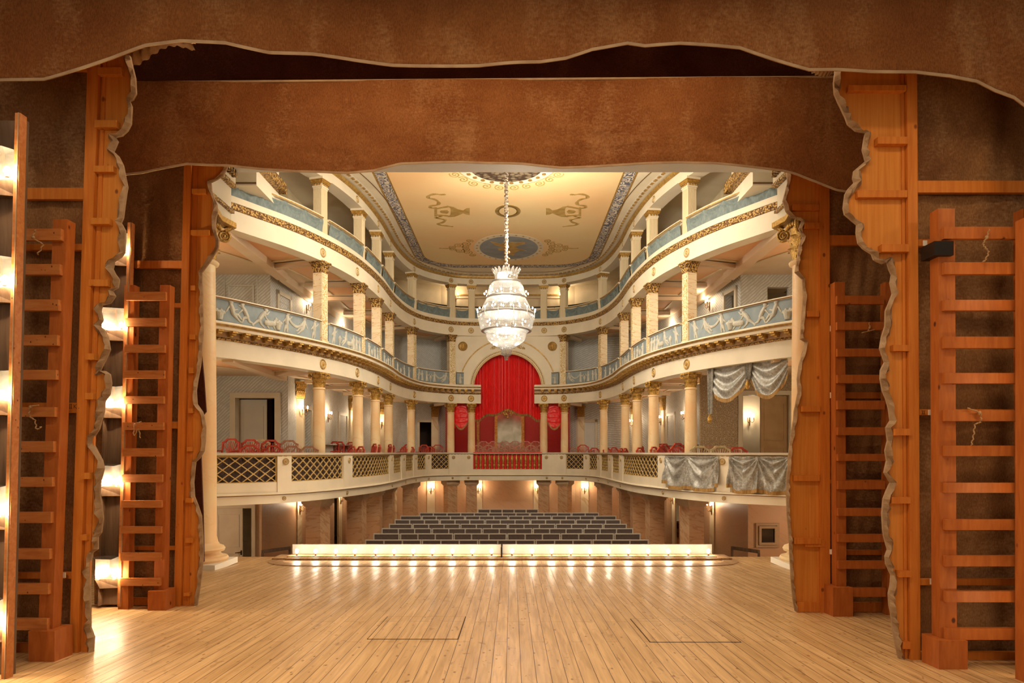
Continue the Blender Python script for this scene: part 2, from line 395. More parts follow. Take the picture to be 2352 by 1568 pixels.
def wood(name, a, b, c, grain=(14, 14, 1.0), sc=2.2, rough=0.5, knots=True, ks=5.0):
    m, nt, N, L, bs = nmat(name)
    v = mapping(N, L, grain); r = ramp(N, L, noise(N, L, v, sc, 5, 0.6), [(0.3, a), (0.7, b)]); col = r.outputs[0]
    if knots:
        v2 = mapping(N, L, (1, 1, 0.7)); vo = N.new('ShaderNodeTexVoronoi'); vo.inputs['Scale'].default_value = ks; L.new(v2, vo.inputs['Vector'])
        kr = ramp(N, L, vo.outputs['Distance'], [(0.055, (1, 1, 1)), (0.10, (0, 0, 0))]); col = mix(N, L, kr.outputs[0], col, c)
    L.new(col, bs.inputs['Base Color']); bs.inputs['Roughness'].default_value = rough; bs.inputs['Specular IOR Level'].default_value = 0.25; return m
M['pine'] = wood('pine_timber', (0.50, 0.145, 0.018), (0.62, 0.22, 0.036), (0.22, 0.06, 0.015))
M['pineboard'] = wood('pine_board', (0.56, 0.19, 0.024), (0.66, 0.27, 0.05), (0.24, 0.07, 0.02), (16, 16, 0.6))
M['redwood'] = wood('old_reddish_timber', (0.35, 0.095, 0.018), (0.45, 0.14, 0.030), (0.08, 0.02, 0.01), (9, 9, 1.5), 3.0, 0.5)
M['rung'] = wood('old_worn_timber', (0.42, 0.135, 0.032), (0.54, 0.22, 0.065), (0.08, 0.03, 0.015), (1.5, 9, 9), 3.0, 0.55, True, 14)
M['darkwood'] = wood('grey_dark_board', (0.10, 0.06, 0.035), (0.17, 0.11, 0.07), (0.05, 0.03, 0.02), (12, 12, 1), 2, 0.6, False)
def canvas(name, a, b, c):
    m, nt, N, L, bs = nmat(name)
    v = mapping(N, L); r = ramp(N, L, noise(N, L, v, 1.3, 8, 0.8), [(0.30, a), (0.62, b)])
    v2 = mapping(N, L, (1.6, 1.6, 0.7)); nz_ = math_(N, L, 'ADD', math_(N, L, 'MULTIPLY', noise(N, L, v2, 1.6, 12, 0.4), .65), math_(N, L, 'MULTIPLY', noise(N, L, mapping(N, L, (9, 9, 16)), 3.0, 5), .35))
    s = ramp(N, L, nz_, [(0.50, (0, 0, 0)), (0.66, (1, 1, 1))])
    v3 = mapping(N, L, (40, 40, 14)); t = noise(N, L, v3, 3, 3)
    col = mix(N, L, math_(N, L, 'MULTIPLY', s.outputs[0], 0.5), r.outputs[0], c)
    col = mix(N, L, 0.5, col, ramp(N, L, t, [(0.3, (0.25, 0.25, 0.25)), (0.7, (0.8, 0.8, 0.8))]).outputs[0], 'SOFT_LIGHT')
    L.new(col, bs.inputs['Base Color']); bs.inputs['Roughness'].default_value = 0.85; bs.inputs['Specular IOR Level'].default_value = 0.15
    v4 = mapping(N, L, (1.0, 1.0, 1.3)); bp = N.new('ShaderNodeBump'); bp.inputs['Strength'].default_value = 0.5; bp.inputs['Distance'].default_value = 0.04
    L.new(noise(N, L, v4, 5.0, 5, 0.6), bp.inputs['Height']); L.new(bp.outputs[0], bs.inputs['Normal']); return m
M['canvas'] = canvas('brown_scenery_canvas', (0.15, 0.065, 0.024), (0.25, 0.125, 0.05), (0.40, 0.25, 0.13))
M['border'] = canvas('brown_border_cloth', (0.145, 0.048, 0.012), (0.205, 0.080, 0.024), (0.33, 0.18, 0.08))
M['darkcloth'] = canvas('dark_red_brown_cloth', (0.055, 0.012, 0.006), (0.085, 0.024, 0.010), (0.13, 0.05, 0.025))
M['edgecloth'] = mat('frayed_canvas_edge', (0.22, 0.13, 0.065), 0.8, col2=(0.36, 0.25, 0.15), scale=9, bump=0.4)
M['hem'] = mat('pale_canvas_hem', (0.40, 0.29, 0.18), 0.8, col2=(0.30, 0.2, 0.12), scale=6)
M['rope'] = mat('jute_rope', (0.38, 0.24, 0.12), 0.8)
def planks(name, c1, c2, dk, width=0.115, length=2.4, rough=0.32):
    m, nt, N, L, bs = nmat(name)
    tc = N.new('ShaderNodeTexCoord'); s = N.new('ShaderNodeSeparateXYZ'); L.new(tc.outputs['Object'], s.inputs[0])
    cb = N.new('ShaderNodeCombineXYZ'); L.new(s.outputs[1], cb.inputs[0]); L.new(s.outputs[0], cb.inputs[1])
    br = N.new('ShaderNodeTexBrick'); br.inputs['Scale'].default_value = 1.0; br.inputs['Brick Width'].default_value = length; br.inputs['Row Height'].default_value = width
    br.inputs['Mortar Size'].default_value = 0.0035; br.inputs['Mortar Smooth'].default_value = 0.4; br.offset = 0.37; br.offset_frequency = 3
    br.inputs['Color1'].default_value = c4(c1); br.inputs['Color2'].default_value = c4(c2); br.inputs['Mortar'].default_value = c4(dk); L.new(cb.outputs[0], br.inputs['Vector'])
    v = mapping(N, L, (9, 0.5, 1)); g = ramp(N, L, noise(N, L, v, 3.0, 6, 0.5), [(0.3, (0.62, 0.55, 0.48)), (0.65, (1, 1, 1))])
    col = mix(N, L, 0.85, br.outputs['Color'], g.outputs[0], 'MULTIPLY')
    v2 = mapping(N, L, (1, 0.45, 1)); vo = N.new('ShaderNodeTexVoronoi'); vo.inputs['Scale'].default_value = 10.5; L.new(v2, vo.inputs['Vector'])
    kr = ramp(N, L, vo.outputs['Distance'], [(0.07, (1, 1, 1)), (0.14, (0, 0, 0))]); col = mix(N, L, math_(N, L, 'MULTIPLY', kr.outputs[0], 0.8), col, (0.16, 0.065, 0.02))
    v3 = mapping(N, L, (1, 0.35, 1)); d = ramp(N, L, noise(N, L, v3, 14, 5, 1.0), [(0.62, (0, 0, 0)), (0.72, (1, 1, 1))]); col = mix(N, L, math_(N, L, 'MULTIPLY', d.outputs[0], 0.55), col, (0.17, 0.075, 0.025))
    L.new(col, bs.inputs['Base Color']); rr = ramp(N, L, noise(N, L, v, 2, 4), [(0.3, (rough, rough, rough)), (0.7, (rough + 0.2,) * 3)]); L.new(rr.outputs[0], bs.inputs['Roughness'])
    bs.inputs['Specular IOR Level'].default_value = 0.5
    bp = N.new('ShaderNodeBump'); bp.inputs['Strength'].default_value = 0.25; bp.inputs['Distance'].default_value = 0.01; bp.invert = True
    L.new(br.outputs['Fac'], bp.inputs['Height']); L.new(bp.outputs[0], bs.inputs['Normal']); return m
M['floor'] = planks('pine_stage_planks', (0.74, 0.50, 0.25), (0.63, 0.41, 0.19), (0.13, 0.06, 0.025))
M['plank'] = planks('dark_plank', (0.44, 0.27, 0.13), (0.40, 0.24, 0.115), (0.2, 0.1, 0.04), 0.6, 4)
M['hallfloor'] = mat('hall_floor', (0.20, 0.14, 0.10), 0.5)
M['seatpanel'] = mat('dark_upholstery', (0.115, 0.085, 0.072), 0.6, col2=(0.14, 0.105, 0.09), scale=20)
M['seatframe'] = mat('grey_painted_wood', (0.58, 0.55, 0.48), 0.5)
M['paint_ceiling'] = mat('painted_ceiling', (0.84, 0.66, 0.36), 0.75, col2=(0.86, 0.56, 0.28), scale=0.35, lo=0.35, hi=0.65, detail=6)
M['ochre'] = mat('ochre_painting', (0.42, 0.26, 0.07), 0.7, col2=(0.56, 0.38, 0.14), scale=6)
M['slate'] = mat('slate_blue_painting', (0.25, 0.28, 0.31), 0.7, col2=(0.31, 0.34, 0.36), scale=3)
def scroll(name):
    m, nt, N, L, bs = nmat(name)
    v = mapping(N, L); vo = N.new('ShaderNodeTexVoronoi'); vo.feature = 'SMOOTH_F1'; vo.inputs['Scale'].default_value = 5.5; L.new(v, vo.inputs['Vector'])
    s = math_(N, L, 'SINE', math_(N, L, 'MULTIPLY', math_(N, L, 'ADD', vo.outputs['Distance'], math_(N, L, 'MULTIPLY', noise(N, L, v, 9, 2), 0.25)), 34.0))
    r = ramp(N, L, math_(N, L, 'ADD', math_(N, L, 'MULTIPLY', s, 0.5), 0.5), [(0.42, (0.12, 0.12, 0.17)), (0.58, (0.66, 0.60, 0.50))])
    L.new(r.outputs[0], bs.inputs['Base Color']); bs.inputs['Roughness'].default_value = 0.7; return m
M['scrollband'] = scroll('blue_grey_scrollwork')
def crystal():
    m, nt, N, L, b = nmat('cut_crystal'); out = N['Material Output']
    g = N.new('ShaderNodeBsdfGlossy'); g.inputs['Roughness'].default_value = 0.06; g.inputs['Color'].default_value = (0.85, 0.85, 0.85, 1)
    t = N.new('ShaderNodeBsdfTransparent'); t.inputs['Color'].default_value = (0.97, 0.97, 0.96, 1)
    tr = N.new('ShaderNodeBsdfTranslucent'); tr.inputs['Color'].default_value = (0.50, 0.48, 0.45, 1)
    a = N.new('ShaderNodeMixShader'); a.inputs[0].default_value = 0.30; L.new(g.outputs[0], a.inputs[1]); L.new(tr.outputs[0], a.inputs[2])
    c = N.new('ShaderNodeMixShader'); c.inputs[0].default_value = 0.5; L.new(a.outputs[0], c.inputs[1]); L.new(t.outputs[0], c.inputs[2])
    L.new(c.outputs[0], out.inputs['Surface']); return m
M['crystal'] = crystal()
M['mirror'] = mat('aged_mirror', (0.45, 0.42, 0.33), 0.18, 0.8, col2=(0.30, 0.28, 0.20), scale=3)
M['flutecream'] = mat('fluted_cream_paint', (0.78, 0.66, 0.44), 0.6)
M['scroll_dark'] = carved('dark_carved_grille', (0.26, 0.20, 0.13), (0.07, 0.045, 0.03), 9)
M['rodwrap'] = mat('wrapped_rod', (0.42, 0.36, 0.28), 0.5, col2=(0.10, 0.07, 0.05), scale=24, lo=.42, hi=.58)
M['tinring'] = mat('grey_metal_ring', (0.30, 0.28, 0.26), 0.35, 0.7)
# ================================================================ HALL SHELL
def poly_slab(name, poly, z0, z1, m, **k):
    return struct(name, MB().prism(poly, z0, z1, 'xy'), m, **k)
def ring_half(path, o=0.0):
    # polygon between a balcony edge and the outside walls (whole horseshoe, open towards the stage)
    n = 90; a = [tuple(path.off(path.T * i / n, o)[:2]) for i in range(n + 1)]
    return a + [(7.55, 12.2), (7.55, 28.8), (-7.55, 28.8), (-7.55, 12.2)]
def ring_part(path, side, o, xc):
    n = 90; a = [tuple(path.off(path.T * i / n, o)[:2]) for i in range(n + 1)]
    a = [p for p in a if p[0] < -xc] + [(-xc, 25.04), (-xc, 28.8), (-7.55, 28.8), (-7.55, 12.2)]
    return a if side < 0 else [(-x, y) for x, y in reversed(a)]
# stage floor (raked) and stage house
def slope(mb, poly, th, z0=0.0):
    tri = tessellate_polygon([[Vector((p[0], p[1], 0)) for p in poly]]); N = len(poly)
    vs = [(x, y, FZ(y) + z0) for x, y in poly] + [(x, y, FZ(y) + z0 - th) for x, y in poly]
    mb.add(vs, [tuple(t) for t in tri] + [tuple(i + N for i in reversed(t)) for t in tri] + [(i, (i + 1) % N, (i + 1) % N + N, i + N) for i in range(N)]); return mb
tag(slope(MB(), [(-8.5, -3), (8.5, -3), (8.5, 11.9), (6.3, 13.25), (-6.3, 13.25), (-8.5, 11.9)], 0.25).build('floor', M['floor']), kind='structure')
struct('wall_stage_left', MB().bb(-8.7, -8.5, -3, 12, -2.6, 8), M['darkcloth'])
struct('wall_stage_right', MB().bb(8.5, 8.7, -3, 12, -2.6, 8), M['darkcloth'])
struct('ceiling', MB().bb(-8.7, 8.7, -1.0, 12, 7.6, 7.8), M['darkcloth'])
# proscenium wall: two side walls and the lintel
struct('wall_proscenium_left', MB().bb(-8.6, -5.75, 11.9, 12.3, -2.6, 7.6), M['cream2'])
struct('wall_proscenium_right', MB().bb(5.75, 8.6, 11.9, 12.3, -2.6, 7.6), M['cream2'])
struct('wall_proscenium_front', MB().bb(-5.75, 5.75, 11.7, 12.3, 5.04, 7.6), M['wallplain'])
# parterre floor and outer walls, each storey
poly_slab('floor_parterre', [(-7.5, 12.6), (7.5, 12.6), (7.5, 29.4), (-7.5, 29.4)], -3.15, -3.0, M['hallfloor'])
struct('wall_orchestra', MB().bb(-7.5, 7.5, 13.25, 13.35, -3.0, -2.12), M['marble_wall'])
def wall_run(name, pts, z0, z1, m, openings=(), th=0.16):
    """openings: list of (segment index, a0, a1, za, zb) with a in metres along the segment; wall thickness outward (left of travel)"""
    mb = MB()
    for i, (p, q) in enumerate(zip(pts, pts[1:])):
        L = math.hypot(q[0] - p[0], q[1] - p[1]); tx, ty = (q[0] - p[0]) / L, (q[1] - p[1]) / L
        nx, ny = -ty * th, tx * th
        def blk(a0, a1, za, zb):
            if a1 - a0 < 1e-4 or zb - za < 1e-4: return
            A = (p[0] + tx * a0, p[1] + ty * a0); Bq = (p[0] + tx * a1, p[1] + ty * a1)
            vs = [(A[0], A[1], za), (Bq[0], Bq[1], za), (Bq[0] + nx, Bq[1] + ny, za), (A[0] + nx, A[1] + ny, za)]
            vs += [(x, y, zb) for x, y, _ in vs]
            mb.add(vs, [(0, 1, 2, 3), (4, 7, 6, 5), (0, 4, 5, 1), (1, 5, 6, 2), (2, 6, 7, 3), (3, 7, 4, 0)])
        ops = sorted([o for o in openings if o[0] == i], key=lambda o: o[1]); x = 0
        for (_, a0, a1, za, zb) in ops:
            blk(x, a0, z0, z1); blk(a0, a1, z0, za); blk(a0, a1, zb, z1); x = a1
        blk(x, L, z0, z1)
    return struct(name, mb, m)
WL_ = W.p[:12]; WR_ = [(-x, y) for x, y in reversed(WL_)]
# ---- first tier walls (z -0.8 .. 1.9)
fx = lambda px, D: PX(px, D) + 7.4
wall_run('wall_first_tier_left', WL_[:11], -0.8, 1.9, M['hatch'],
         [(1, fx(543, 16.7), fx(633, 16.7), -0.8, PZ(914, 16.7)), (2, 1.12, 1.72, -0.8, 1.12), (8, 0.12, 0.82, -0.8, 1.15)])
RR = [(x, y) for x, y in WR_[1:]]
wall_run('wall_first_tier_right', RR, -0.8, 1.9, M['hatch'], [(1, 0.15, 0.85, -0.8, 1.15), (8, 0.47, 1.50, -0.8, PZ(907, 16.7))])
# ---- parterre walls
WPL = [(-7.4, 12.3), (-7.4, 15.3), (-5.45, 15.3), (-5.3, 18.6), (-5.24, 20.5), (-5.12, 22.3), (-4.85, 23.9), (-4.3, 25.2), (-3.5, 26.1), (-2.6, 26.45), (0, 26.5)]
wall_run('wall_parterre_left', WPL, -3.0, -1.02, M['marble_wall'], [(1, 0.9, 1.75, -3.0, -1.25), (4, 0.2, 1.3, -3.0, -1.1)])
WPR = [(-x, y) for x, y in reversed(WPL)]
wall_run('wall_parterre_right', WPR, -3.0, -1.02, M['marble_wall'], [(5, 0.3, 1.6, -3.0, -1.1)])
# ---- second tier walls and third tier walls
W2L = [(-7.4, 11.9), (-7.4, 16.7), (-5.75, 16.7), (-5.55, 18.6), (-5.35, 20.5), (-5.15, 22.3), (-4.85, 23.9), (-4.3, 25.2), (-3.5, 26.1), (-2.6, 26.55), (-2.2, 26.5), (-2.2, 25.26)]
W2R = [(-x, y) for x, y in reversed(W2L)]
wall_run('wall_second_tier_left', W2L, 2.1, 4.34, M['hatch'])
wall_run('wall_second_tier_right', W2R, 2.1, 4.34, M['hatch'], [(9, 0.66, 1.19, 2.1, 4.04), (8, 1.05, 1.65, 2.1, 4.02)])
wall_run('wall_third_tier_left', [(-7.4, 12.3)] + WL_[1:12], 4.7, 6.45, M['cream2'])
wall_run('wall_third_tier_right', WR_, 4.7, 6.45, M['cream2'])
struct('wall_outer', MB().bb(-8.6, -8.45, 12.2, 30, -3.1, 6.6).bb(8.45, 8.6, 12.2, 30, -3.1, 6.6).bb(-8.6, 8.6, 29.6, 29.75, -3.1, 6.6), M['cream2'])
# ---- tier floors
rb = ring_half(B, -0.04); rf = ring_half(F, -0.04)
poly_slab('floor_first_tier', rb, -1.02, -0.80, M['pier_cap'])
for sx in (-1, 1): poly_slab('floor_second_tier', ring_part(F, sx, -0.04, 1.36), 1.86, 2.10, M['peach2'])
poly_slab('floor_third_tier', rf, 4.34, 4.62, M['peach2'])
poly_slab('ceiling_hall', [(-8.5, 12.3), (8.5, 12.3), (8.5, 29.7), (-8.5, 29.7)], 6.45, 6.6, M['cream'])
# ---- painted panels on the soffits
def soffit_panels(z, name):
    k = 0
    marks = [F.spx(515, -0.2)] + CS
    for side in (0, 1):
        for a, b in zip(marks, marks[1:]):
            if b - a < 0.8: continue
            s0, s1 = a + 0.25, b - 0.25
            if side: s0, s1 = F.T - s1, F.T - s0
            big = a == marks[0]
            o0, o1 = -0.42, (-1.7 if big else -1.30)
            m = MB().sweep(F, s0, s1, [(o0, z - 0.008), (o1, z - 0.008), (o1, z + 0.01), (o0, z + 0.01)])
            struct(name, m, M['peach'])
            fr = MB()
            for oo in (o0, o1): fr.sweep(F, s0, s1, [(oo - 0.03, z - 0.03), (oo + 0.03, z - 0.03), (oo + 0.03, z + 0.01), (oo - 0.03, z + 0.01)])
            for ss in (s0, s1):
                fr.beam(F.off(ss, o0, z - 0.01), F.off(ss, o1, z - 0.01), 0.06, 0.04)
            struct('trim_soffit', fr, M['cream2'])
soffit_panels(1.86, 'ceiling_first_tier'); soffit_panels(4.34, 'ceiling_second_tier')
# raking beams under the second and third tier floors
bm = MB()
for z in (1.80, 4.27):
    for s_ in CS[:6]:
        for q in (s_, F.T - s_):
            bm.beam(F.off(q, -0.34, z), F.off(q, -1.55, z), 0.16, 0.10)
for sx in (-1, 1):
    bm.beam((sx * 5.4, 13.0, 4.26), (sx * 5.42, 16.6, 4.26), 0.26, 0.16); bm.beam((sx * 5.42, 16.62, 4.26), (sx * 5.35, 21.0, 4.24), 0.16, 0.2)
    bm.beam((sx * 5.3, 13.1, 1.79), (sx * 5.42, 16.6, 1.79), 0.22, 0.12)
struct('trim_beams', bm, M['peach2'])
def rbox(o0, o1, z0, z1): return [(o0, z0), (o1, z0), (o1, z1), (o0, z1)]
EB = F.spx(1105, 0.0)
# medallion builder (concentric rings) facing local -Y
def medallion(r, mesh_name='medallion'):
    mb = MB(); Mx = Matrix.Rotation(PI / 2, 4, 'X')
    mb.lathe([(r * 1.0, 0), (r, 0.010), (r * 0.90, 0.020), (r * 0.80, 0.010), (r * 0.66, 0.010), (r * 0.58, 0.020), (r * 0.48, 0.012), (r * 0.3, 0.014), (r * 0.18, 0.026), (0.001, 0.030)], 20, M=Mx)
    me = bpy.data.meshes.new(mesh_name); me.from_pydata(mb.v, [], mb.f)
    for i, p in enumerate(me.polygons): p.material_index = 1 if (i < 180 and (i // 20) in (0, 4, 5)) else 0
    return me
MED = {}
M['med_gold'] = mat('dull_gilding', (0.46, 0.31, 0.12), 0.45, 0.3)
def put_medallion(parent, pos, ang, r, m='gold'):
    key = (round(r, 3), m)
    if key not in MED:
        MED[key] = medallion(r); MED[key].materials.append(M['gold'] if r > .11 else M['med_gold']); MED[key].materials.append(M['cream2'])
    o = bpy.data.objects.new('medallion', MED[key]); COL.objects.link(o); o.location = pos; o.rotation_euler = (0, 0, ang); o.parent = parent
    return o
# ================================================================ TIER FRONTS
MODM = None
def tier2(side):
    nm = 'left' if side < 0 else 'right'
    t = thing('tier_entablature', f'gilded cream entablature with bracket cornice along the {nm} second tier', 'balcony front')
    def sp(a, b): return (a, b) if side < 0 else (F.T - b, F.T - a)
    s0, s1 = sp(0.0, EB)
    MB().sweep(F, s0, s1, rbox(-0.32, 0.0, 1.78, 2.11)).build('architrave', M['cream'], t)
    MB().sweep(F, s0, s1, [(-0.02, 2.11), (0.02, 2.11), (0.045, 2.135), (0.02, 2.16), (-0.02, 2.16)]).build('bead_moulding', M['carved'], t)
    MB().sweep(F, s0, s1, rbox(-0.32, 0.02, 2.16, 2.27)).build('frieze', M['pier_cap'], t)
    MB().sweep(F, s0, s1, [(-0.32, 2.27), (0.24, 2.27), (0.26, 2.33), (0.30, 2.36), (0.30, 2.385), (0.06, 2.41), (0.03, 2.46), (-0.32, 2.46)]).build('corona', M['cream'], t)
    MB().sweep(F, s0, s1, [(0.262, 2.325), (0.275, 2.325), (0.305, 2.36), (0.295, 2.362)]).build('gilt_line', M['goldflat'], t)
    mm = MB().box((0, -0.11, 0.05), (0.10, 0.20, 0.035)).box((0, -0.09, 0.015), (0.085, 0.15, 0.04)).box((0, -0.05, -0.015), (0.07, 0.07, 0.03))
    me = mm.build('bracket', M['gold'], t); n = int(EB / 0.262)
    for i in range(n):
        q = 0.1 + i * 0.262; q = q if side < 0 else F.T - q
        o = me if i == 0 else me.copy()
        if i: COL.objects.link(o)
        o.location = F.off(q, 0.02, 2.205); o.rotation_euler = (0, 0, F.ang(q))
    for px in (741, 820, 868, 896, 951, 1036, 1082):
        q = F.spx(px, 0.0); q = q if side < 0 else F.T - q
        put_medallion(t, F.off(q, 0.002, 1.955), F.ang(q), 0.115)
    return t
for sd in (-1, 1): tier2(sd)
def tier3():
    t = thing('tier_entablature', 'cream third tier balcony front with carved gilt band above the marbled pilasters', 'balcony front')
    MB().sweep(F, 0, F.T, rbox(-0.32, 0.0, 4.25, 4.62)).build('architrave', M['cream'], t)
    MB().sweep(F, 0, F.T, [(-0.02, 4.62), (0.03, 4.63), (0.07, 4.735), (-0.02, 4.735)]).build('carved_band', M['carved'], t)
    MB().sweep(F, 0, F.T, [(-0.20, 4.735), (0.09, 4.735), (0.09, 4.76), (0.03, 4.78), (0.03, 4.88), (-0.20, 4.88)]).build('parapet', M['cream'], t)
    for px in (741, 820, 868, 896, 951, 1036, 1082):
        for q in (F.spx(px, 0.0), F.T - F.spx(px, 0.0)):
            put_medallion(t, F.off(q, 0.002, 4.44), F.ang(q), 0.105)
    MB().sweep(F, 0, F.T, rbox(-0.10, -0.06, 4.88, 5.21)).build('parapet_panel', M['cream2'], t)
tier3()
rail3 = tag(MB().sweep(F, 0, F.T, rbox(-0.56, -0.52, 5.39, 5.43)).build('handrail', M['black']), 'thin dark metal handrail running above the blue drapes of the top tier', 'handrail')
hp = MB()
for i in range(12):
    for q in (1.2 + i * 1.5, F.T - 1.2 - i * 1.5): hp.tube([F.off(q, -0.537, 4.62), F.off(q, -0.537, 5.41)], 0.012, 6)
o = hp.build('post', M['bronze'], rail3); o['kind'] = 'stuff'
def top_ent():
    t = thing('tier_entablature', 'cream architrave with gold moulding under the ceiling above the fluted piers', 'cornice')
    MB().sweep(F, 0, F.T, rbox(-0.34, 0.0, 6.13, 6.45)).build('architrave', M['cream'], t)
    MB().sweep(F, 0, F.T, [(0.0, 6.34), (0.05, 6.36), (0.07, 6.42), (0.0, 6.42)]).build('gold_moulding', M['goldflat'], t)
    for px in (820, 868, 896, 951, 1036, 1082):
        for q in (F.spx(px, 0.0), F.T - F.spx(px, 0.0)):
            put_medallion(t, F.off(q, 0.002, 6.22), F.ang(q), 0.085)
    dm = MB()
    n = int(F.T / 0.20)
    for i in range(n):
        q = 0.1 + i * 0.2; p = F.off(q, 0.21, 6.44); a = F.ang(q)
        dm.box((0, 0, 0), (0.10, 0.055, 0.03), Matrix.Translation(p) @ Matrix.Rotation(a, 4, 'Z'))
    dm.build('dentil', M['goldflat'], t)['kind'] = 'stuff'
    MB().sweep(F, 0, F.T, rbox(0.15, 0.27, 6.448, 6.452)).build('dentil_ground', M['white'], t)
    MB().sweep(F, 0, F.T, rbox(0.50, 0.515, 6.440, 6.452)).build('dark_line', M['bronze'], t)
top_ent()
# ================================================================ CAPITALS AND COLUMNS
def leaf(mb, base_r, z0, h, wd, curl, ang, n=5, c=(0, 0)):
    def f(u, v):
        y = v; rr = base_r + 0.12 * h * math.sin(y * PI) * 0.4 + curl * (y ** 3)
        ww = wd * (0.75 + 0.55 * math.sin(y * PI * 0.9)) * (1 - y ** 5 * 0.75) * (1 + 0.16 * math.sin(y * 22))
        z = z0 + h * (y - 0.28 * max(0, y - 0.72) / 0.28 * (y - 0.72) * 3.2)
        x = (u - 0.5) * ww; rr2 = rr - 0.25 * abs(u - 0.5) * ww
        return (c[0] + rr2 * math.cos(ang) - x * math.sin(ang), c[1] + rr2 * math.sin(ang) + x * math.cos(ang), z)
    mb.grid(f, 4, n + 3)
def volute(mb, c, r, axis_ang, turns=2.2, tr=0.018, flip=1):
    pts = []; rs = []
    n = 26
    for i in range(n):
        t = i / (n - 1); a = PI / 2 - flip * t * turns * 2 * PI; q = r * (1 - t * 0.88)
        x = q * math.cos(a) * flip; z = q * math.sin(a)
        pts.append((c[0] + x * math.cos(axis_ang), c[1] + x * math.sin(axis_ang), c[2] + z)); rs.append(tr * (1.15 - 0.5 * t))
    mb.tube(pts, rs, 6)
    mb.ball(c, (r * .22, r * .22, r * .22), 8, 6)
def corinthian(r, h, n1=8):
    mb = MB()
    mb.lathe([(r, 0), (r * 0.98, h * .05), (r * .95, h * .4), (r * 1.15, h * .8), (r * 1.25, h * .88)], 16)
    for row, (z0, hh, cu) in enumerate([(0.02 * h, 0.42 * h, r * .45), (0.2 * h, 0.52 * h, r * .55)]):
        for k in range(n1): leaf(mb, r * 1.0, z0, hh, r * 0.8, cu, 2 * PI * (k + row * .5) / n1)
    for k in range(4):
        a = PI / 4 + k * PI / 2
        c = (math.cos(a) * r * 1.55, math.sin(a) * r * 1.55, h * .76)
        volute(mb, c, r * .34, a, 1.7, r * .10)
        mb.tube([(math.cos(a) * r, math.sin(a) * r, h * .45), (math.cos(a) * r * 1.25, math.sin(a) * r * 1.25, h * .75), c], [r * .05, r * .1, r * .12], 6)
        b2 = k * PI / 2; mb.ball((math.cos(b2) * r * 1.38, math.sin(b2) * r * 1.38, h * .9), r * .2, 8, 6)
    R = r * 1.75; pts = []
    for k in range(4):
        a = PI / 4 + k * PI / 2
        pts.append((math.cos(a - .09) * R * 1.08, math.sin(a - .09) * R * 1.08)); pts.append((math.cos(a + .09) * R * 1.08, math.sin(a + .09) * R * 1.08))
        pts.append((math.cos(a + PI / 4) * R * .74, math.sin(a + PI / 4) * R * .74))
    mb.prism(pts, h * .89, h, 'xy')
    return mb
# first tier round columns
def make_col():
    t = thing('column', 'x', 'column'); r = 0.135
    MB().lathe([(r * 1.35, 0), (r * 1.35, .05), (r * 1.25, .05), (r * 1.3, .09), (r * 1.05, .12), (r, .16), (r * 1.02, 1.0), (r * .93, 2.20), (r * 1.04, 2.21), (r * 1.04, 2.235), (r * .93, 2.25)], 28).build('shaft', M['marble_col'], t, True)
    corinthian(r * .93, 0.335).build('capital', M['gold'], t, True, (0, 0, 2.245)); return t
colp = Proto(make_col())
side_word = {0: 'left', 1: 'right'}
def each_side(s):
    return ((0, s), (1, F.T - s))
for i, s_ in enumerate(CS):
    for sd, q in each_side(s_):
        where = ('nearest the silver draped box' if sd else 'nearest the stage') if i == 0 else f'{ORD[i]} from the stage' if i < 5 else ('outer one beside the red swag' if i == 5 else 'inner one beside the red curtain')
        colp.place(F.off(q, -0.17, -0.80), F.ang(q) , f'round peach marble column, {side_word[sd]} side, {where}', 'round marble columns of the first tier')
# second tier pilasters
def make_pil():
    t = thing('pilaster', 'x', 'pilaster'); a = 0.115
    MB().bb(-a, a, -a, a, 0, 1.58).bb(-a * 1.12, a * 1.12, -a * 1.12, a * 1.12, 0, 0.07).build('shaft', M['marble_pil'], t)
    MB().bb(-a * .78, a * .78, -a - .012, -a + .01, 0.10, 1.55).build('scroll_panel', M['pilscroll'], t)
    cp = MB()
    for k, (w0, z0, z1) in enumerate([(1.05, 1.58, 1.60), (1.0, 1.60, 1.66), (1.08, 1.66, 1.72), (1.22, 1.72, 1.76), (1.42, 1.76, 1.80), (1.55, 1.80, 1.83)]):
        cp.bb(-a * w0, a * w0, -a * w0, a * w0, z0, z1)
    for k in range(4):
        for u in (-.9, -.45, 0, .45, .9):
            d = Matrix.Rotation(k * PI / 2, 4, 'Z')
            def lf(x, y, u=u): return (a * u + (x - .5) * a * .42 * (1 - y * .3), -a * (1.0 + .12 * y + .42 * y ** 3), 1.60 + .17 * y)
            g = MB().grid(lf, 2, 5); cp.add(g.v, g.f, d)
    cp.build('capital', M['carved'], t); return t
def pilscroll():
    m, nt, N, L, bs = nmat('gilt_scroll_relief'); v = mapping(N, L); vo = N.new('ShaderNodeTexVoronoi'); vo.feature = 'SMOOTH_F1'; vo.inputs['Scale'].default_value = 13; L.new(v, vo.inputs['Vector'])
    s = math_(N, L, 'SINE', math_(N, L, 'MULTIPLY', vo.outputs['Distance'], 30.0)); r = ramp(N, L, math_(N, L, 'ADD', math_(N, L, 'MULTIPLY', s, .5), .5), [(0.45, (0.80, 0.70, 0.48)), (0.62, (0.50, 0.34, 0.12))])
    L.new(r.outputs[0], bs.inputs['Base Color']); bs.inputs['Roughness'].default_value = .5; return m
M['pilscroll'] = pilscroll()
pilp = Proto(make_pil())
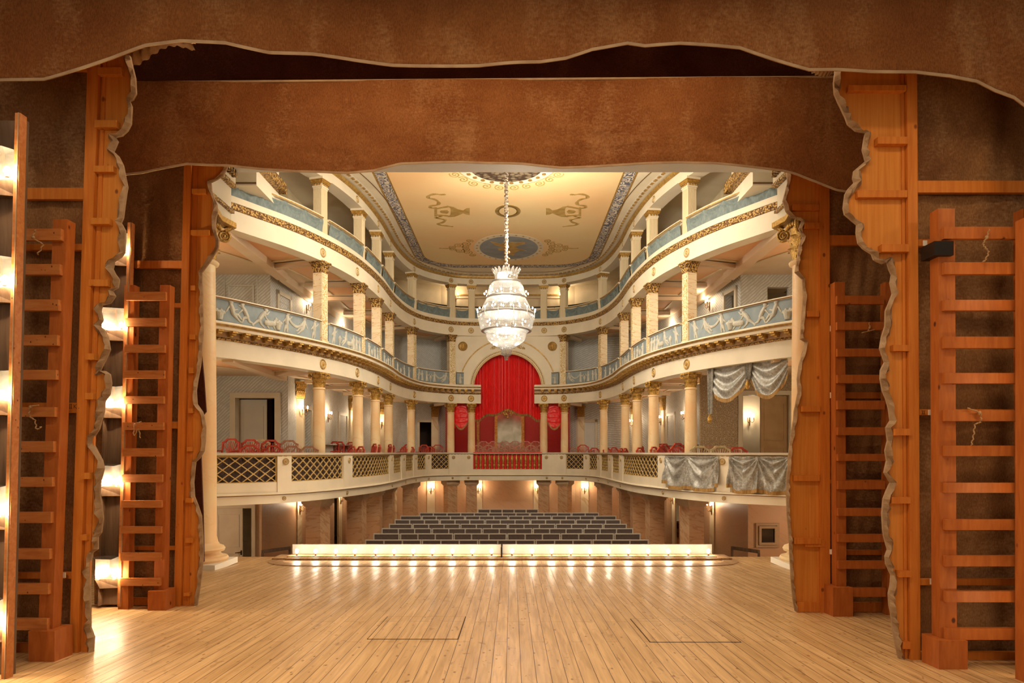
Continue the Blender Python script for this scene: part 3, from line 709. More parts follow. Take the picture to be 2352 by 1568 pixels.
for i, s_ in enumerate(CS[:6]):
    for sd, q in each_side(s_):
        where = 'nearest the stage' if i == 0 else (f'{ORD[i]} from the stage' if i < 5 else 'flanking the big arch')
        pilp.place(F.off(q, -0.135, 2.43), F.ang(q), f'square veined second tier pilaster, {side_word[sd]} side, {where}', 'square pilasters of the second tier')
# third tier fluted piers
def make_pier3():
    t = thing('pier', 'x', 'pier'); a = 0.115
    m = MB(); pts = []
    n = 7
    for k in range(4):
        R = Matrix.Rotation(k * PI / 2, 3, 'Z')
        for j in range(n):
            u = -0.92 + 1.84 * j / n; du = 1.84 / n
            for (x, y) in ((u, -1), (u + du * .25, -1), (u + du * .35, -.90), (u + du * .8, -.90), (u + du * .9, -1)):
                v = R @ Vector((x * a, y * a, 0)); pts.append((v.x, v.y))
    m.prism(pts, 0.0, 1.0, 'xy').bb(-a, a, -a, a, 1.0, 1.04)
    m.build('shaft', M['flutecream'], t)
    c = MB()
    for (w0, z0, z1) in [(1.12, 1.04, 1.07), (1.0, 1.07, 1.12)]: c.bb(-a * w0, a * w0, -a * w0, a * w0, z0, z1)
    for (w0, z0, z1) in [(1.5, 1.205, 1.25)]: c.bb(-a * w0, a * w0, -a * w0, a * w0, z0, z1)
    c.build('abacus', M['cream'], t)
    g = MB()
    for (w0, z0, z1) in [(1.25, 1.12, 1.15), (1.36, 1.15, 1.19), (1.45, 1.19, 1.205)]: g.bb(-a * w0, a * w0, -a * w0, a * w0, z0, z1)
    for k in range(4):
        R = Matrix.Rotation(k * PI / 2, 4, 'Z')
        for u in (-.62, 0, .62): g.ball((u * a, -a * 1.02, 1.095), (.028, .02, .028), 8, 5, R)
    g.build('capital', M['gold'], t); return t
pier3 = Proto(make_pier3())
for i, s_ in enumerate(CS):
    for sd, q in each_side(s_):
        where = 'nearest the stage' if i == 0 else (f'{ORD[i]} from the stage' if i < 5 else ('outer of the pair over the arch' if i == 5 else 'inner of the pair over the arch'))
        pier3.place(F.off(q, -0.135, 4.88), F.ang(q), f'fluted cream top tier pier, {side_word[sd]} side, {where}', 'fluted piers of the top tier')
# parterre piers
def make_pier0():
    t = thing('pier', 'x', 'pier'); a = 0.19
    MB().bb(-a, a, -a, a, 0, 1.80).build('shaft', M['marble_pier'], t)
    c = MB()
    for (w0, z0, z1) in [(1.1, 1.78, 1.80), (1.2, 1.80, 1.84), (1.36, 1.84, 1.98)]: c.bb(-a * w0, a * w0, -a * w0, a * w0, z0, z1)
    c.build('capital', M['pier_cap'], t); return t
pier0 = Proto(make_pier0())
for i, s_ in enumerate(CS):
    for sd, q in each_side(s_):
        where = 'nearest the stage' if i == 0 else (f'{ORD[i]} from the stage' if i < 5 else ('outer of the rear pair' if i == 5 else 'inner of the rear pair'))
        a_ = F.ang(q) if i != 0 else F.ang(q) 
        pier0.place(F.off(q, -0.2, -3.0), a_, f'square parterre pier, {side_word[sd]} side, {where}', 'square piers of the parterre')
# ================================================================ FIRST TIER BALUSTRADE
PED = [655, 800, 898, 926, 954, 983, 1041, 1077]
PAN = [(497, 636), (668, 788), (808, 894), (903, 921), (931, 949), (958, 978), (990, 1031)]
def balustrade(side):
    nm = 'left' if side < 0 else 'right'
    t = thing('balustrade', f'cream first tier balustrade with round medallions on the {nm} side', 'balustrade')
    q_ = lambda px: (B.spx(px, 0) if side < 0 else B.T - B.spx(px, 0))
    def seg(a, b): a, b = q_(a), q_(b); return (a, b) if a < b else (b, a)
    E = 1087
    a0 = 0.0; s0, s1 = (0.0, B.spx(E)) if side < 0 else (B.T - B.spx(E), B.T)
    MB().sweep(B, s0, s1, [(-0.16, -0.075), (0.0, -0.075), (0.05, -0.05), (0.05, -0.03), (-0.20, -0.03), (-0.2, -0.075)]).build('top_rail', M['cream'], t)
    MB().sweep(B, s0, s1, rbox(-0.21, 0.055, -0.03, -0.012)).build('rail_cushion', M['seatframe'], t)
    MB().sweep(B, s0, s1, [(0.0, -0.086), (0.02, -0.086), (0.02, -0.074), (0.0, -0.074)]).build('bead_moulding', M['goldflat'], t)
    MB().sweep(B, s0, s1, rbox(-0.10, 0.0, -0.80, -0.60)).build('base', M['cream'], t)
    prev = None
    solid = []
    edges = sorted([(a, b) for a, b in PAN])
    x = 0
    pans = PAN if side < 0 else [(497, 636), (668, 788)] + PAN[2:]
    cuts = [(pans[i][1], pans[i + 1][0]) for i in range(len(pans) - 1)] + [(pans[-1][1], E)]
    for (a, b) in cuts:
        u, v = seg(a, b); MB().sweep(B, u, v, rbox(-0.10, 0.02, -0.80, -0.075)).build('pedestal', M['cream'], t)
    for px in PED:
        q = q_(px); put_medallion(t, B.off(q, 0.021, -0.19), B.ang(q), 0.062 if px > 700 else 0.07)
    # lattice panels
    for i, (a, b) in enumerate(pans):
        u, v = seg(a, b)
        if side > 0 and i < 2:
            MB().sweep(B, u, v, rbox(-0.10, -0.02, -0.60, -0.075)).build('panel', M['cream2'], t); continue
        lp = MB(); z0, z1 = -0.60, -0.086; L = v - u; h = z1 - z0; n = max(2, round(L / 0.21)); d = L / n; sl = h / 3.0
        def pt(s, z): return B.off(u + min(max(s, 0), L), -0.03, z)
        for k in range(-4, n + 4):
            for sg in (1, -1):
                # diagonal line s = k*d + sg*(z-z0)/h*3*d
                z_a, z_b = z0, z1
                sa = k * d + (0 if sg > 0 else 3 * d); sb = sa + sg * 3 * d
                # clip to 0..L
                A = [sa, z_a]; Bp = [sb, z_b]
                def clip(P0, P1):
                    for lim, sign in ((0, 1), (L, -1)):
                        f0 = sign * (P0[0] - lim); f1 = sign * (P1[0] - lim)
                        if f0 < 0 and f1 < 0: return None
                        if f0 < 0: tt = f0 / (f0 - f1); P0 = [P0[0] + (P1[0] - P0[0]) * tt, P0[1] + (P1[1] - P0[1]) * tt]
                        elif f1 < 0: tt = f0 / (f0 - f1); P1 = [P0[0] + (P1[0] - P0[0]) * tt, P0[1] + (P1[1] - P0[1]) * tt]
                    return P0, P1
                r = clip(A, Bp)
                if r and abs(r[0][0] - r[1][0]) > 0.005:
                    m3 = 3
                    for g in range(m3):
                        f0 = g / m3; f1 = (g + 1) / m3
                        pa = pt(r[0][0] + (r[1][0] - r[0][0]) * f0, r[0][1] + (r[1][1] - r[0][1]) * f0); pb = pt(r[0][0] + (r[1][0] - r[0][0]) * f1, r[0][1] + (r[1][1] - r[0][1]) * f1)
                        x_, y_, nx, ny = B.at(u + L / 2); lp.beam(pa, pb, 0.018, 0.020, (nx, ny, 0))
        lp.sweep(B, u, v, rbox(-0.045, -0.01, z1 - .016, z1)); lp.sweep(B, u, v, rbox(-0.045, -0.01, z0, z0 + .016))
        for ss in (u + 0.008, v - 0.008): lp.beam(B.off(ss, -0.028, z0), B.off(ss, -0.028, z1), 0.018, 0.03)
        p = lp.build('lattice_panel', M['gilt_lattice'], t)
        def cf(uu, vv): return B.off(u + L * uu, -0.075 + 0.012 * math.sin(uu * L * 42 + 3 * math.sin(vv * 4 + uu * 9)), z0 + h * vv)
        MB().grid(cf, max(12, int(L * 40)), 8).build('cloth_backing', M['blackcloth'], p, True)
    # fascia under the balustrade
    f = thing('tier_entablature', f'curved cream fascia with small medallions under the {nm} lattice balustrade', 'balcony front')
    s0, s1 = (0.0, B.T / 2) if side < 0 else (B.T / 2, B.T)
    MB().sweep(B, s0, s1, [(-0.3, -0.80), (0.03, -0.80), (0.06, -0.82), (0.06, -0.835), (0.0, -0.85), (0.0, -1.02), (-0.3, -1.02)]).build('fascia', M['cream'], f)
    MB().sweep(B, s0, s1, [(0.012, -0.858), (0.028, -0.85), (0.034, -0.838), (0.0, -0.838)]).build('bead_moulding', M['bronze'], f)
    for px in (652, 797, 900, 931, 955, 984, 1040, 1076):
        q = q_(px); put_medallion(f, B.off(q, 0.002, -0.93), B.ang(q), 0.042)
M['gilt_lattice'] = mat('pale_gilt_lattice', (0.66, 0.48, 0.20), 0.45, 0.1, col2=(0.50, 0.33, 0.11), scale=10)
for sd in (-1, 1): balustrade(sd)
# centre: red backed balustrade with turned balusters
t = thing('balustrade', 'red backed balustrade with turned gilt balusters in front of the royal box', 'balustrade')
sA, sB = B.spx(1087), B.T - B.spx(1087)
MB().sweep(B, sA, sB, [(-0.16, -0.075), (0.0, -0.075), (0.05, -0.05), (0.05, -0.03), (-0.2, -0.03)]).build('top_rail', M['cream'], t)
MB().sweep(B, sA, sB, rbox(-0.25, 0.06, -0.03, -0.005)).build('rail_cushion', M['redcloth'], t)
MB().sweep(B, sA, sB, rbox(-0.12, 0.0, -0.80, -0.62)).build('base', M['cream'], t)
LL = sB - sA
MB().grid(lambda u, v: B.off(sA + LL * u, -0.10 + 0.012 * math.sin(u * LL * 50), -0.62 + 0.545 * v), 160, 4).build('red_backing', M['redcloth'], t, True)
bl = None
for k in range(15):
    q = sA + LL * (k + .65) / 15.3
    if bl is None:
        bl = MB().lathe([(.028, 0), (.028, .03), (.018, .05), (.045, .10), (.05, .16), (.030, .20), (.052, .22), (.03, .24), (.045, .30), (.055, .40), (.035, .46), (.018, .50), (.028, .52), (.028, .545)], 14).build('baluster', M['gold'], t, True); o = bl
    else:
        o = bl.copy(); COL.objects.link(o)
    o.location = B.off(q, -0.04, -0.62)
# ================================================================ SECOND TIER RELIEF PANELS
def putto(mb, u, z, s, pose, d=1):
    # figure about s tall; u,z = hip position; d = facing direction along the panel
    X = lambda a, b, c=0.0: (u + d * a * s, c * s, z + b * s)
    def cap(p, q, r0, r1): mb.capsule(p, q, r0 * s * 1.12, r1 * s * 1.12, 7)
    lean = [0.05, 0.22, -0.12, 0.3][pose % 4]
    sh = (lean, 0.36); hd = (lean * 1.25 + .03, 0.53)
    cap(X(0, 0), X(sh[0] * .5, .2), .105, .115); cap(X(sh[0] * .5, .2), X(*sh), .115, .10)
    mb.ball(X(*hd), (.125 * s, .11 * s, .13 * s), 9, 7); mb.ball(X(hd[0] - .04, hd[1] + .05), (.12 * s, .11 * s, .10 * s), 7, 5)
    if pose % 4 == 0:
        legs = [((.05, -.24), (.02, -.46)), ((-.1, -.2), (-.16, -.46))]; arms = [((.2, .26), (.36, .40)), ((-.10, .18), (-.22, .06))]
    elif pose % 4 == 1:
        legs = [((.22, -.10), (.30, -.34)), ((-.12, -.22), (-.34, -.28))]; arms = [((.38, .20), (.52, .05)), ((.30, .42), (.50, .48))]
    elif pose % 4 == 2:
        legs = [((.24, -.02), (.42, -.20)), ((.16, -.16), (.34, -.32))]; arms = [((.06, .16), (.22, .22)), ((-.26, .22), (-.36, .04))]
    else:
        legs = [((.10, -.22), (.30, -.40)), ((-.20, -.16), (-.42, -.36))]; arms = [((.46, .30), (.60, .46)), ((.40, .12), (.56, .02))]
    for (k, f) in legs:
        cap(X(0, -.03), X(*k), .085, .065); cap(X(*k), X(*f), .062, .04); cap(X(*f), X(f[0] + .09, f[1] - .01), .035, .025)
    for (e, h) in arms:
        cap(X(*sh), X(*e), .052, .042); cap(X(*e), X(*h), .042, .032)
def relief_panel(a, b, label, rows, side):
    """a,b arc lengths on F; rows = list of (fraction, pose, dir, scale)"""
    z0, z1 = 2.475, 2.885; L = abs(b - a)
    t = thing('relief_panel', label, 'relief panel')
    s0, s1 = min(a, b), max(a, b)
    MB().sweep(F, s0, s1, rbox(-0.08, -0.02, z0, z1)).build('ground', M['reliefblue'], t)
    MB().sweep(F, s0, s1, [(-0.09, z1), (0.015, z1), (0.03, z1 + .02), (0.03, z1 + .04), (-0.09, z1 + .04)]).build('top_moulding', M['cream'], t)
    MB().sweep(F, s0, s1, [(0.012, z1 + .002), (0.026, z1 + .002), (0.034, z1 + .018), (0.02, z1 + .018)]).build('gilt_line', M['bronze'], t)
    NM = {4: 'basket', 5: 'garland', 6: 'draped_figure', 7: 'urn', 8: 'goat'}
    for (fr, kind, d, sc) in rows:
        u = L * fr; mb = MB()
        if kind < 4: putto(mb, u, z0 + 0.185 * sc, 0.44 * sc, kind, d)
        elif kind == 4:   # basket with flowers
            mb.lathe([(.05, 0), (.07, .06), (.09, .14)], 10, (u, 0, z0 + .02))
            for k in range(7): mb.ball((u - .09 + .03 * k, 0, z0 + .18 + .02 * math.sin(k * 2)), .036, 6, 5)
        elif kind == 5:   # garland
            pts = [(u + x * .22, 0, z0 + .30 - .13 * (1 - x * x)) for x in [-1 + k / 5 for k in range(11)]]; mb.tube(pts, .032, 6)
        elif kind == 6:   # standing draped figure
            mb.lathe([(.07, 0), (.055, .1), (.042, .18), (.058, .25), (.03, .29)], 9, (u, 0, z0 + .01)); mb.ball((u, 0, z0 + .335), .038, 8, 6)
            mb.capsule((u, 0, z0 + .27), (u + d * .10, 0, z0 + .22), .022, .018, 6); mb.capsule((u + d * .10, 0, z0 + .22), (u + d * .15, 0, z0 + .29), .018, .014, 6)
        elif kind == 7:   # urn
            mb.lathe([(.03, 0), (.016, .05), (.055, .12), (.06, .17), (.028, .21), (.04, .23)], 10, (u, 0, z0 + .01))
        elif kind == 8:   # animal (reclining goat)
            mb.capsule((u - .09, 0, z0 + .12), (u + .09, 0, z0 + .13), .065, .058, 8); mb.capsule((u + d * .10, 0, z0 + .15), (u + d * .15, 0, z0 + .23), .04, .03, 7); mb.capsule((u + d * .15, 0, z0 + .24), (u + d * .20, 0, z0 + .20), .03, .018, 7)
            for k in (-.09, .07): mb.capsule((u + k, 0, z0 + .09), (u + k + .06 * d, 0, z0 + .02), .024, .018, 6)
        vs = []
        for (x, y, z) in mb.v:
            sx = min(max(x, 0.01), L - 0.01); q = s0 + (sx if side == 0 else L - sx)
            vs.append(F.off(q, -0.02 - y * 0.75, min(max(z, z0 + .005), z1 - .005)))
        mb.v = [tuple(v) for v in vs]
        o = mb.build(NM.get(kind, 'cherub'), M['reliefgrey'], t, True)
        rm = o.modifiers.new('remesh', 'REMESH'); rm.mode = 'VOXEL'; rm.voxel_size = 0.0065; rm.use_smooth_shade = True
    return t
big = [(0.07, 4, 1, 1.7), (0.17, 2, 1, .95), (0.28, 1, -1, .9), (0.38, 3, 1, .9), (0.47, 8, 1, 1.2), (0.54, 4, 1, 1.2), (0.62, 0, 1, .98), (0.72, 5, 1, 1), (0.79, 2, -1, .92), (0.92, 0, 1, .95)]
mid = [(0.12, 0, 1, .92), (0.27, 7, 1, 1), (0.42, 2, -1, .85), (0.56, 8, 1, .8), (0.68, 6, -1, 1), (0.78, 6, 1, 1), (0.90, 6, -1, 1)]
sm = [(0.2, 6, 1, 1), (0.4, 7, 1, .9), (0.6, 6, -1, 1), (0.82, 6, 1, 1)]
bk = [(0.07, 0, 1, .85), (0.2, 6, -1, 1), (0.36, 6, 1, 1), (0.48, 7, 1, 1.2), (0.6, 6, -1, 1), (0.75, 5, 1, 1), (0.90, 2, -1, .85)]
bays = [(F.spx(500, 0) - .15, CS[0] - .18, big)] + [(CS[i] + .15, CS[i + 1] - .15, [mid, sm, sm, sm, bk][i]) for i in range(5)] + [(CS[5] + .16, CS[5] + 0.42, [(0.5, 6, 1, 1)])]
names = ['large cherubs nearest the stage', 'second from stage', 'third from stage', 'fourth from stage', 'fifth from stage', 'last before the arch, with garland', 'sliver squeezed against the arch']
for sd in (0, 1):
    for i, (a, b, rows) in enumerate(bays):
        if sd: a2, b2 = F.T - b, F.T - a
        else: a2, b2 = a, b
        relief_panel(a2, b2, f'blue relief panel of grey figures, {side_word[sd]} side, {names[i]}', rows, sd)
# ================================================================ CENTRE WALL WITH ARCH, ROYAL BOX
AZ = 2.36; AX = 0.0; AR = 1.25; AY = 25.02
def arch_wall():
    mb = MB(); n = 32; X0, X1 = -2.2, 2.2; Z0, Z1 = 2.40, 4.25
    pts = [(X0, Z0), (X0, Z1), (X1, Z1), (X1, Z0)]
    arc = [(AR * math.cos(PI * k / n), AZ + AR * math.sin(PI * k / n)) for k in range(n + 1)]
    arc = [p for p in arc if p[1] > Z0]
    return mb.prism(pts + arc, AY, AY + 0.22)
struct('wall_arch', arch_wall(), M['cream'])
def arc_strip(r0, r1, y0, y1, a0=0.0, a1=PI, n=48):
    mb = MB(); vs = []
    for k in range(n + 1):
        a = a0 + (a1 - a0) * k / n
        for (r, y) in ((r0, y0), (r1, y0), (r1, y1), (r0, y1)): vs.append((r * math.cos(a), y, AZ + r * math.sin(a)))
    fs = []
    for k in range(n):
        for j in range(4): fs.append((k * 4 + j, k * 4 + (j + 1) % 4, (k + 1) * 4 + (j + 1) % 4, (k + 1) * 4 + j))
    return mb.add(vs, fs + [(3, 2, 1, 0), (n * 4, n * 4 + 1, n * 4 + 2, n * 4 + 3)])
t = thing('arch_surround', 'cream arch surround with beaded gold rim and painted foliage over the red curtain', 'arch')
arc_strip(AR + .14, AR + .51, AY - .03, AY + .01).build('band', M['cream'], t)
arc_strip(AR - .02, AR + .14, AY - .07, AY + .01).build('inner_moulding', M['cream2'], t)
arc_strip(AR + .0, AR + .025, AY - .085, AY - .06).build('gold_edge', M['goldflat'], t)
arc_strip(AR + .49, AR + .53, AY - .055, AY - .02).build('outer_edge', M['goldflat'], t)
bd = MB()
for k in range(70):
    a = PI * (k + .5) / 70; bd.ball(((AR + .085) * math.cos(a), AY - .075, AZ + (AR + .085) * math.sin(a)), .02, 6, 4)
bd.build('beads', M['goldflat'], t)
sp = MB(); rnd = random.Random(3)
for sx in (-1, 1):
    for k in range(70):
        a = PI / 2 + sx * (0.06 + 0.36 * rnd.random()); w_ = (1 - abs(a - PI / 2) / .5); r = AR + .30 + (rnd.random() - .5) * .28 * w_
        c = Vector((r * math.cos(a), AY - .035, AZ + r * math.sin(a))); b = rnd.random() * PI
        sp.add([c + Vector((math.cos(b) * .035, 0, math.sin(b) * .035)), c + Vector((math.cos(b + 1.6) * .013, -.006, math.sin(b + 1.6) * .013)), c - Vector((math.cos(b) * .035, 0, math.sin(b) * .035)), c - Vector((math.cos(b + 1.6) * .013, .0, math.sin(b + 1.6) * .013))], [(0, 1, 2, 3)])
o = sp.build('foliage', M['ochre'], t); sm_ = o.modifiers.new('s', 'SOLIDIFY'); sm_.thickness = .006
for sx, nm in ((-1, 'left'), (1, 'right')):
    t = thing('portrait_medallion', f'round gold profile medallion on the wall {nm} of the arch', 'medallion', (sx * 1.64, AY, PZ(795, 25)))
    MB().lathe([(.17, 0), (.17, .02), (.15, .035), (.135, .02), (.001, .02)], 28, M=Matrix.Rotation(PI / 2, 4, 'X')).build('disc', M['goldflat'], t, True)
    h = MB().ball((0, -.03, .02), (.05, .022, .062), 12, 8).ball((-.012 * sx, -.03, .055), (.05, .02, .035), 10, 6).capsule((0, -.025, -.02), (.01 * sx, -.025, -.075), .026, .04, 8).ball((-.045 * sx, -.03, .012), (.014, .012, .014), 6, 5)
    h.build('profile_head', M['gold'], t, True)
# red curtain in the arch
def cb(x):  # bottom edge of the curtain, from measured points
    pts = [(-1.30, 956), (-1.17, 966), (-1.02, 964), (-0.88, 955), (-0.72, 951.5), (-0.5, 952.5), (-0.33, 950), (-0.16, 943), (0, 940), (0.16, 943), (0.33, 950), (0.5, 952.5), (0.72, 951.5), (0.88, 955), (1.02, 964), (1.17, 966), (1.30, 956)]
    for (a, za), (b, zb) in zip(pts, pts[1:]):
        if x <= b: return PZ(za + (zb - za) * (x - a) / (b - a), 25.4)
    return PZ(956, 25.4)
def curt(u, v):
    x = -1.30 + 2.60 * u; zt = AZ + math.sqrt(max(0.0, (AR + .06) ** 2 - x * x)) + 0.05; zb = cb(x); z = zt + (zb - zt) * v
    f = 0.035 * math.sin(u * 118 + 0.6 * math.sin(u * 31)) * (0.55 + .45 * math.sin(u * 17)) + .02 * math.sin(u * 260)
    sgn = max(0, abs(x) - .85) / .45; f += .10 * sgn * math.sin((z * 14 + abs(x) * 6)) * max(0, min(1, (2.35 - z) * 2))
    return (x, 25.42 + f, z)
t = thing('curtain', 'large red curtain filling the arch with a scalloped gold fringed hem', 'curtain')
MB().grid(curt, 300, 40).build('cloth', M['redcloth'], t, True)
MB().grid(lambda u, v: (lambda p: (p[0], p[1] - .015, p[2] + .03 - .085 * v))(curt(u, 1.0)), 200, 2).build('fringe', M['fringe'], t)
cr = MB()
for k in range(26):
    a = rnd.random() * 2 * PI; r = .16 * math.sqrt(rnd.random()); cr.ball((r * math.cos(a) * 1.05, 25.33, PZ(948, 25.3) + r * math.sin(a)), .026 + .014 * rnd.random(), 7, 5)
for sx in (-1, 1):
    volute(cr, (sx * .13, 25.33, PZ(948, 25.3)), .07, 0, 1.5, .012, sx)
tag(cr.build('gilt_crest', M['gold'], None, True), 'openwork gilt crest at the middle of the red curtain hem', 'ornament')
# two swags between the column pairs
def swag(u, v, x0, x1, zt, zb0, zb1, y, folds=7, amp=.03):
    x = x0 + (x1 - x0) * u; sag = math.sin(PI * min(1, max(0, u))) ; zb = zb0 + (zb1 - zb0) * sag
    z = zt + (zb - zt) * v
    f = amp * math.sin(v * folds * PI + sag * 3.0) * (0.3 + .7 * sag) + .004 * math.sin(u * 20)
    return (x, y - abs(f) - .05 * sag * v, z)
for sx, nm in ((-1, 'left'), (1, 'right')):
    xa, xb = sx * 1.98, sx * 1.46
    t = thing('swag', f'red gold fringed swag hung between the pair of columns {nm} of the royal box', 'curtain')
    fn = lambda u, v: swag(u, v, xa, xb, 1.80, PZ(968, 25.1), PZ(984, 25.1), 25.22, 5, .028)
    MB().grid(fn, 24, 40).build('cloth', M['redcloth'], t, True)
    MB().grid(lambda u, v: (lambda p: (p[0], p[1] - .012, p[2] + .02 - .075 * v))(fn(u, 1.0)), 24, 1).build('fringe', M['fringe'], t)
    MB().grid(lambda u, v: (xa - sx * .09 * u * (1 - .3 * v), 25.2 + .025 * math.sin(u * 14), 1.80 - v * (0.96 - .08 * u)), 10, 8).build('tail', M['redcloth'], t, True)
# royal box walls
rbw = MB().bb(-2.3, -2.2, 25.3, 28.6, -0.8, 2.1).bb(2.2, 2.3, 25.3, 28.6, -0.8, 2.1).bb(-2.3, 2.3, 28.5, 28.6, -0.8, 4.4)
struct('wall_royal_box', rbw, M['damask_red'])
struct('ceiling_royal_box', MB().bb(-2.3, 2.3, 25.3, 28.6, 4.40, 4.5).bb(-2.3, -1.3, 25.3, 28.6, 2.0, 2.1).bb(1.3, 2.3, 25.3, 28.6, 2.0, 2.1), M['cream2'])
struct('floor_royal_box', MB().bb(-2.3, 2.3, 26.5, 28.6, -0.9, -0.45).bb(-2.25, 2.25, 24.9, 26.5, -.9, -.78), M['damask_red'])
for px in (1098, 1243):
    struct('trim_royal_box', MB().bb(PX(px, 28.4) - .06, PX(px, 28.4) + .06, 28.4, 28.5, -.45, 2.0), M['goldflat'])
t = thing('wall_mirror', 'tall aged mirror in a gilt frame on the red wall of the royal box', 'mirror', (PX(1170, 28.4), 28.46, -0.1))
MB().bb(-.50, .50, -.02, .02, 0, 1.85).bb(-.003, .003, -.026, -.018, 0, 1.85).bb(-.5, .5, -.026, -.018, 1.04, 1.046).build('glass', M['mirror'], t)
MB().bb(-.62, -.50, -.05, .03, -.1, 1.95).bb(.50, .62, -.05, .03, -.1, 1.95).bb(-.62, .62, -.05, .03, 1.85, 1.97).build('frame', M['gold'], t)
for x in (-1.0, 1.0): point((x, 25.9, 1.9), 24, (1, .75, .5), .1, 'royal_box_fill_light')  # fill lights without a fixture, added to light the red box
point((-1.75, 26.3, 1.5), 9, (1, .75, .5), .1, 'royal_box_fill_light'); point((1.75, 26.3, 1.5), 9, (1, .75, .5), .1, 'royal_box_fill_light')  # added side fills to brighten the red walls
# cream gallery wall panels at the centre of the top tier
pn = MB()
for x0, x1 in ((-2.05, -1.5), (-1.3, -.5), (-.4, .4), (.5, 1.3), (1.5, 2.05)):
    for (a, b, c, d) in ((x0, x1, 5.0, 5.02), (x0, x1, 5.98, 6.0), (x0, x0 + .02, 5.0, 6.0), (x1 - .02, x1, 5.0, 6.0)): pn.bb(a, b, 26.56, 26.6, c, d)
struct('trim_panels', pn, M['pier_cap'])
struct('trim_top_gallery', MB().bb(-2.2, 2.2, 26.54, 26.6, 6.08, 6.14), M['goldflat'])
# ================================================================ TOP TIER DRAPES
def fest(path, s0, s1, o, zt, zb, nsw, amp=.03, hemcut=0.0, tuck=.05):
    L = s1 - s0
    def f(u, v):
        w_ = u * nsw; k = w_ - math.floor(w_); sag = 4 * k * (1 - k); near = (1 - sag) ** 4
        z1 = zt - tuck * sag; z = z1 + (zb + hemcut * near - z1) * v
        du = min(k, 1 - k) * L / nsw; hh = v * .31; r_ = math.hypot(du, hh); d = amp * (0.55 * math.sin(math.atan2(hh, du + .01) * 10 + r_ * 6) * min(1, r_ * 9) + .9 * near + .3 * math.sin(v * 8 - sag * 5) * sag)
        return path.off(s0 + L * u, o + .02 + abs(amp) + d, z)
    return f
bayn = ['nearest the stage', 'second bay from the stage', 'third bay from the stage', 'fourth bay from the stage', 'fifth bay from the stage', 'bay before the arch pair', 'narrow bay over the arch edge']
mk = [0.4] + CS
for sd in (0, 1):
    for i in range(7):
        a = mk[i] + (.13 if i else 0); b = mk[i + 1] - .13
        if sd: a, b = F.T - b, F.T - a
        n = max(1, round((b - a) / .62))
        t = thing('drape', f'grey blue top tier drape, {side_word[sd]} side, {bayn[i]}', 'drape', group='blue drapes of the top tier')
        MB().grid(fest(F, a, b, -.06, 5.19, 4.885, n, .034), max(16, int((b - a) * 26)), 14).build('cloth', M['bluecloth'], t, True)
        MB().sweep(F, a - .02, b + .02, [(-.10, 5.21), (.01, 5.20), (.03, 5.225), (.03, 5.245), (-.10, 5.26)]).build('rail', M['cream'], t)
        MB().sweep(F, a - .02, b + .02, [(0.005, 5.203), (.026, 5.203), (.034, 5.225), (.02, 5.225)]).build('gilt_line', M['goldflat'], t)
t = thing('drape', 'grey blue drape on the top tier parapet behind the chandelier', 'drape', group='blue drapes of the top tier')
MB().grid(fest(F, CS[6] + .13, F.T - CS[6] - .13, -.06, 5.19, 4.885, 4, .034), 70, 14).build('cloth', M['bluecloth'], t, True)
MB().sweep(F, CS[6] + .1, F.T - CS[6] - .1, [(-.10, 5.21), (.01, 5.20), (.03, 5.225), (.03, 5.245), (-.10, 5.26)]).build('rail', M['cream'], t)
# silver drapes over the right balustrade
def silver(pxa, pxb, label):
    a, b = B.T - B.spx(pxa, .03), B.T - B.spx(pxb, .03); a, b = min(a, b), max(a, b)
    t = thing('drape', label, 'drape')
    L = b - a
    def f(u, v):
        k = (u * 2) % 1.0; sag = 4 * k * (1 - k); near = (1 - sag) ** 2
        zt = -.085; zb = -.735 - .04 * sag
        if u < .08 or u > .92: zb = -.66
        z = zt + (zb - zt) * v; fl = near * (0.5 + v) * .035 * (math.sin(u * L * 70) * .6 + 1)
        du = min(k, 1 - k) * L / 2; hh = v * .66; r_ = math.hypot(du, hh); phi = math.atan2(hh, du + .015)
        d = .024 * math.sin(phi * 15 + r_ * 5) * min(1, r_ * 5) + .012 * math.sin(v * 15 - sag * 7) * sag + fl * .6 + .010 * math.sin(u * 23 + v * 11) * v + .03 * v
        wd = 1 + .05 * v
        return B.off(a + L * ((u - .5) * wd + .5), .045 + d, z)
    MB().grid(f, 110, 46).build('cloth', M['silver'], t, True)
    MB().grid(lambda u, v: (lambda p: (p.x, p.y - .008, p.z + .03 - .075 * v))(f(u, 1.0)), 110, 2).build('fringe', M['fringe'], t)
silver(664, 790, 'silver grey fringed drape over the right balustrade, beside the lattice panels')
silver(500, 640, 'silver grey fringed drape over the right balustrade, beside the stage opening')
# valances above the silver box
qa, qb, qm = F.T - F.spx(688, -.16), F.T - F.spx(500, -.16), F.T - F.spx(592, -.16)
for (a, b, lb) in ((qa, qm, 'silver grey valance swag with gold fringe beside the first right column'), (qm, qb, 'silver grey valance swag with gold fringe beside the stage opening')):
    t = thing('valance', lb, 'valance'); L = b - a
    def f(u, v, a=a, L=L):
        sag = 4 * u * (1 - u); zb = 1.50 - .42 * sag ** .8; z = 1.79 + (zb - 1.79) * v
        d = .03 * math.sin(v * 20 * (1 - .25 * sag) - sag * 3) * (0.35 + .65 * sag) + .05 * sag * v
        return F.off(a + L * (.02 + .96 * u), -.14 + d, z)
    MB().grid(f, 48, 60).build('cloth', M['silver'], t, True)
    MB().grid(lambda u, v: (lambda p: (p.x, p.y - .01, p.z + .03 - .08 * v))(f(u, 1.0)), 48, 2).build('fringe', M['fringe'], t)
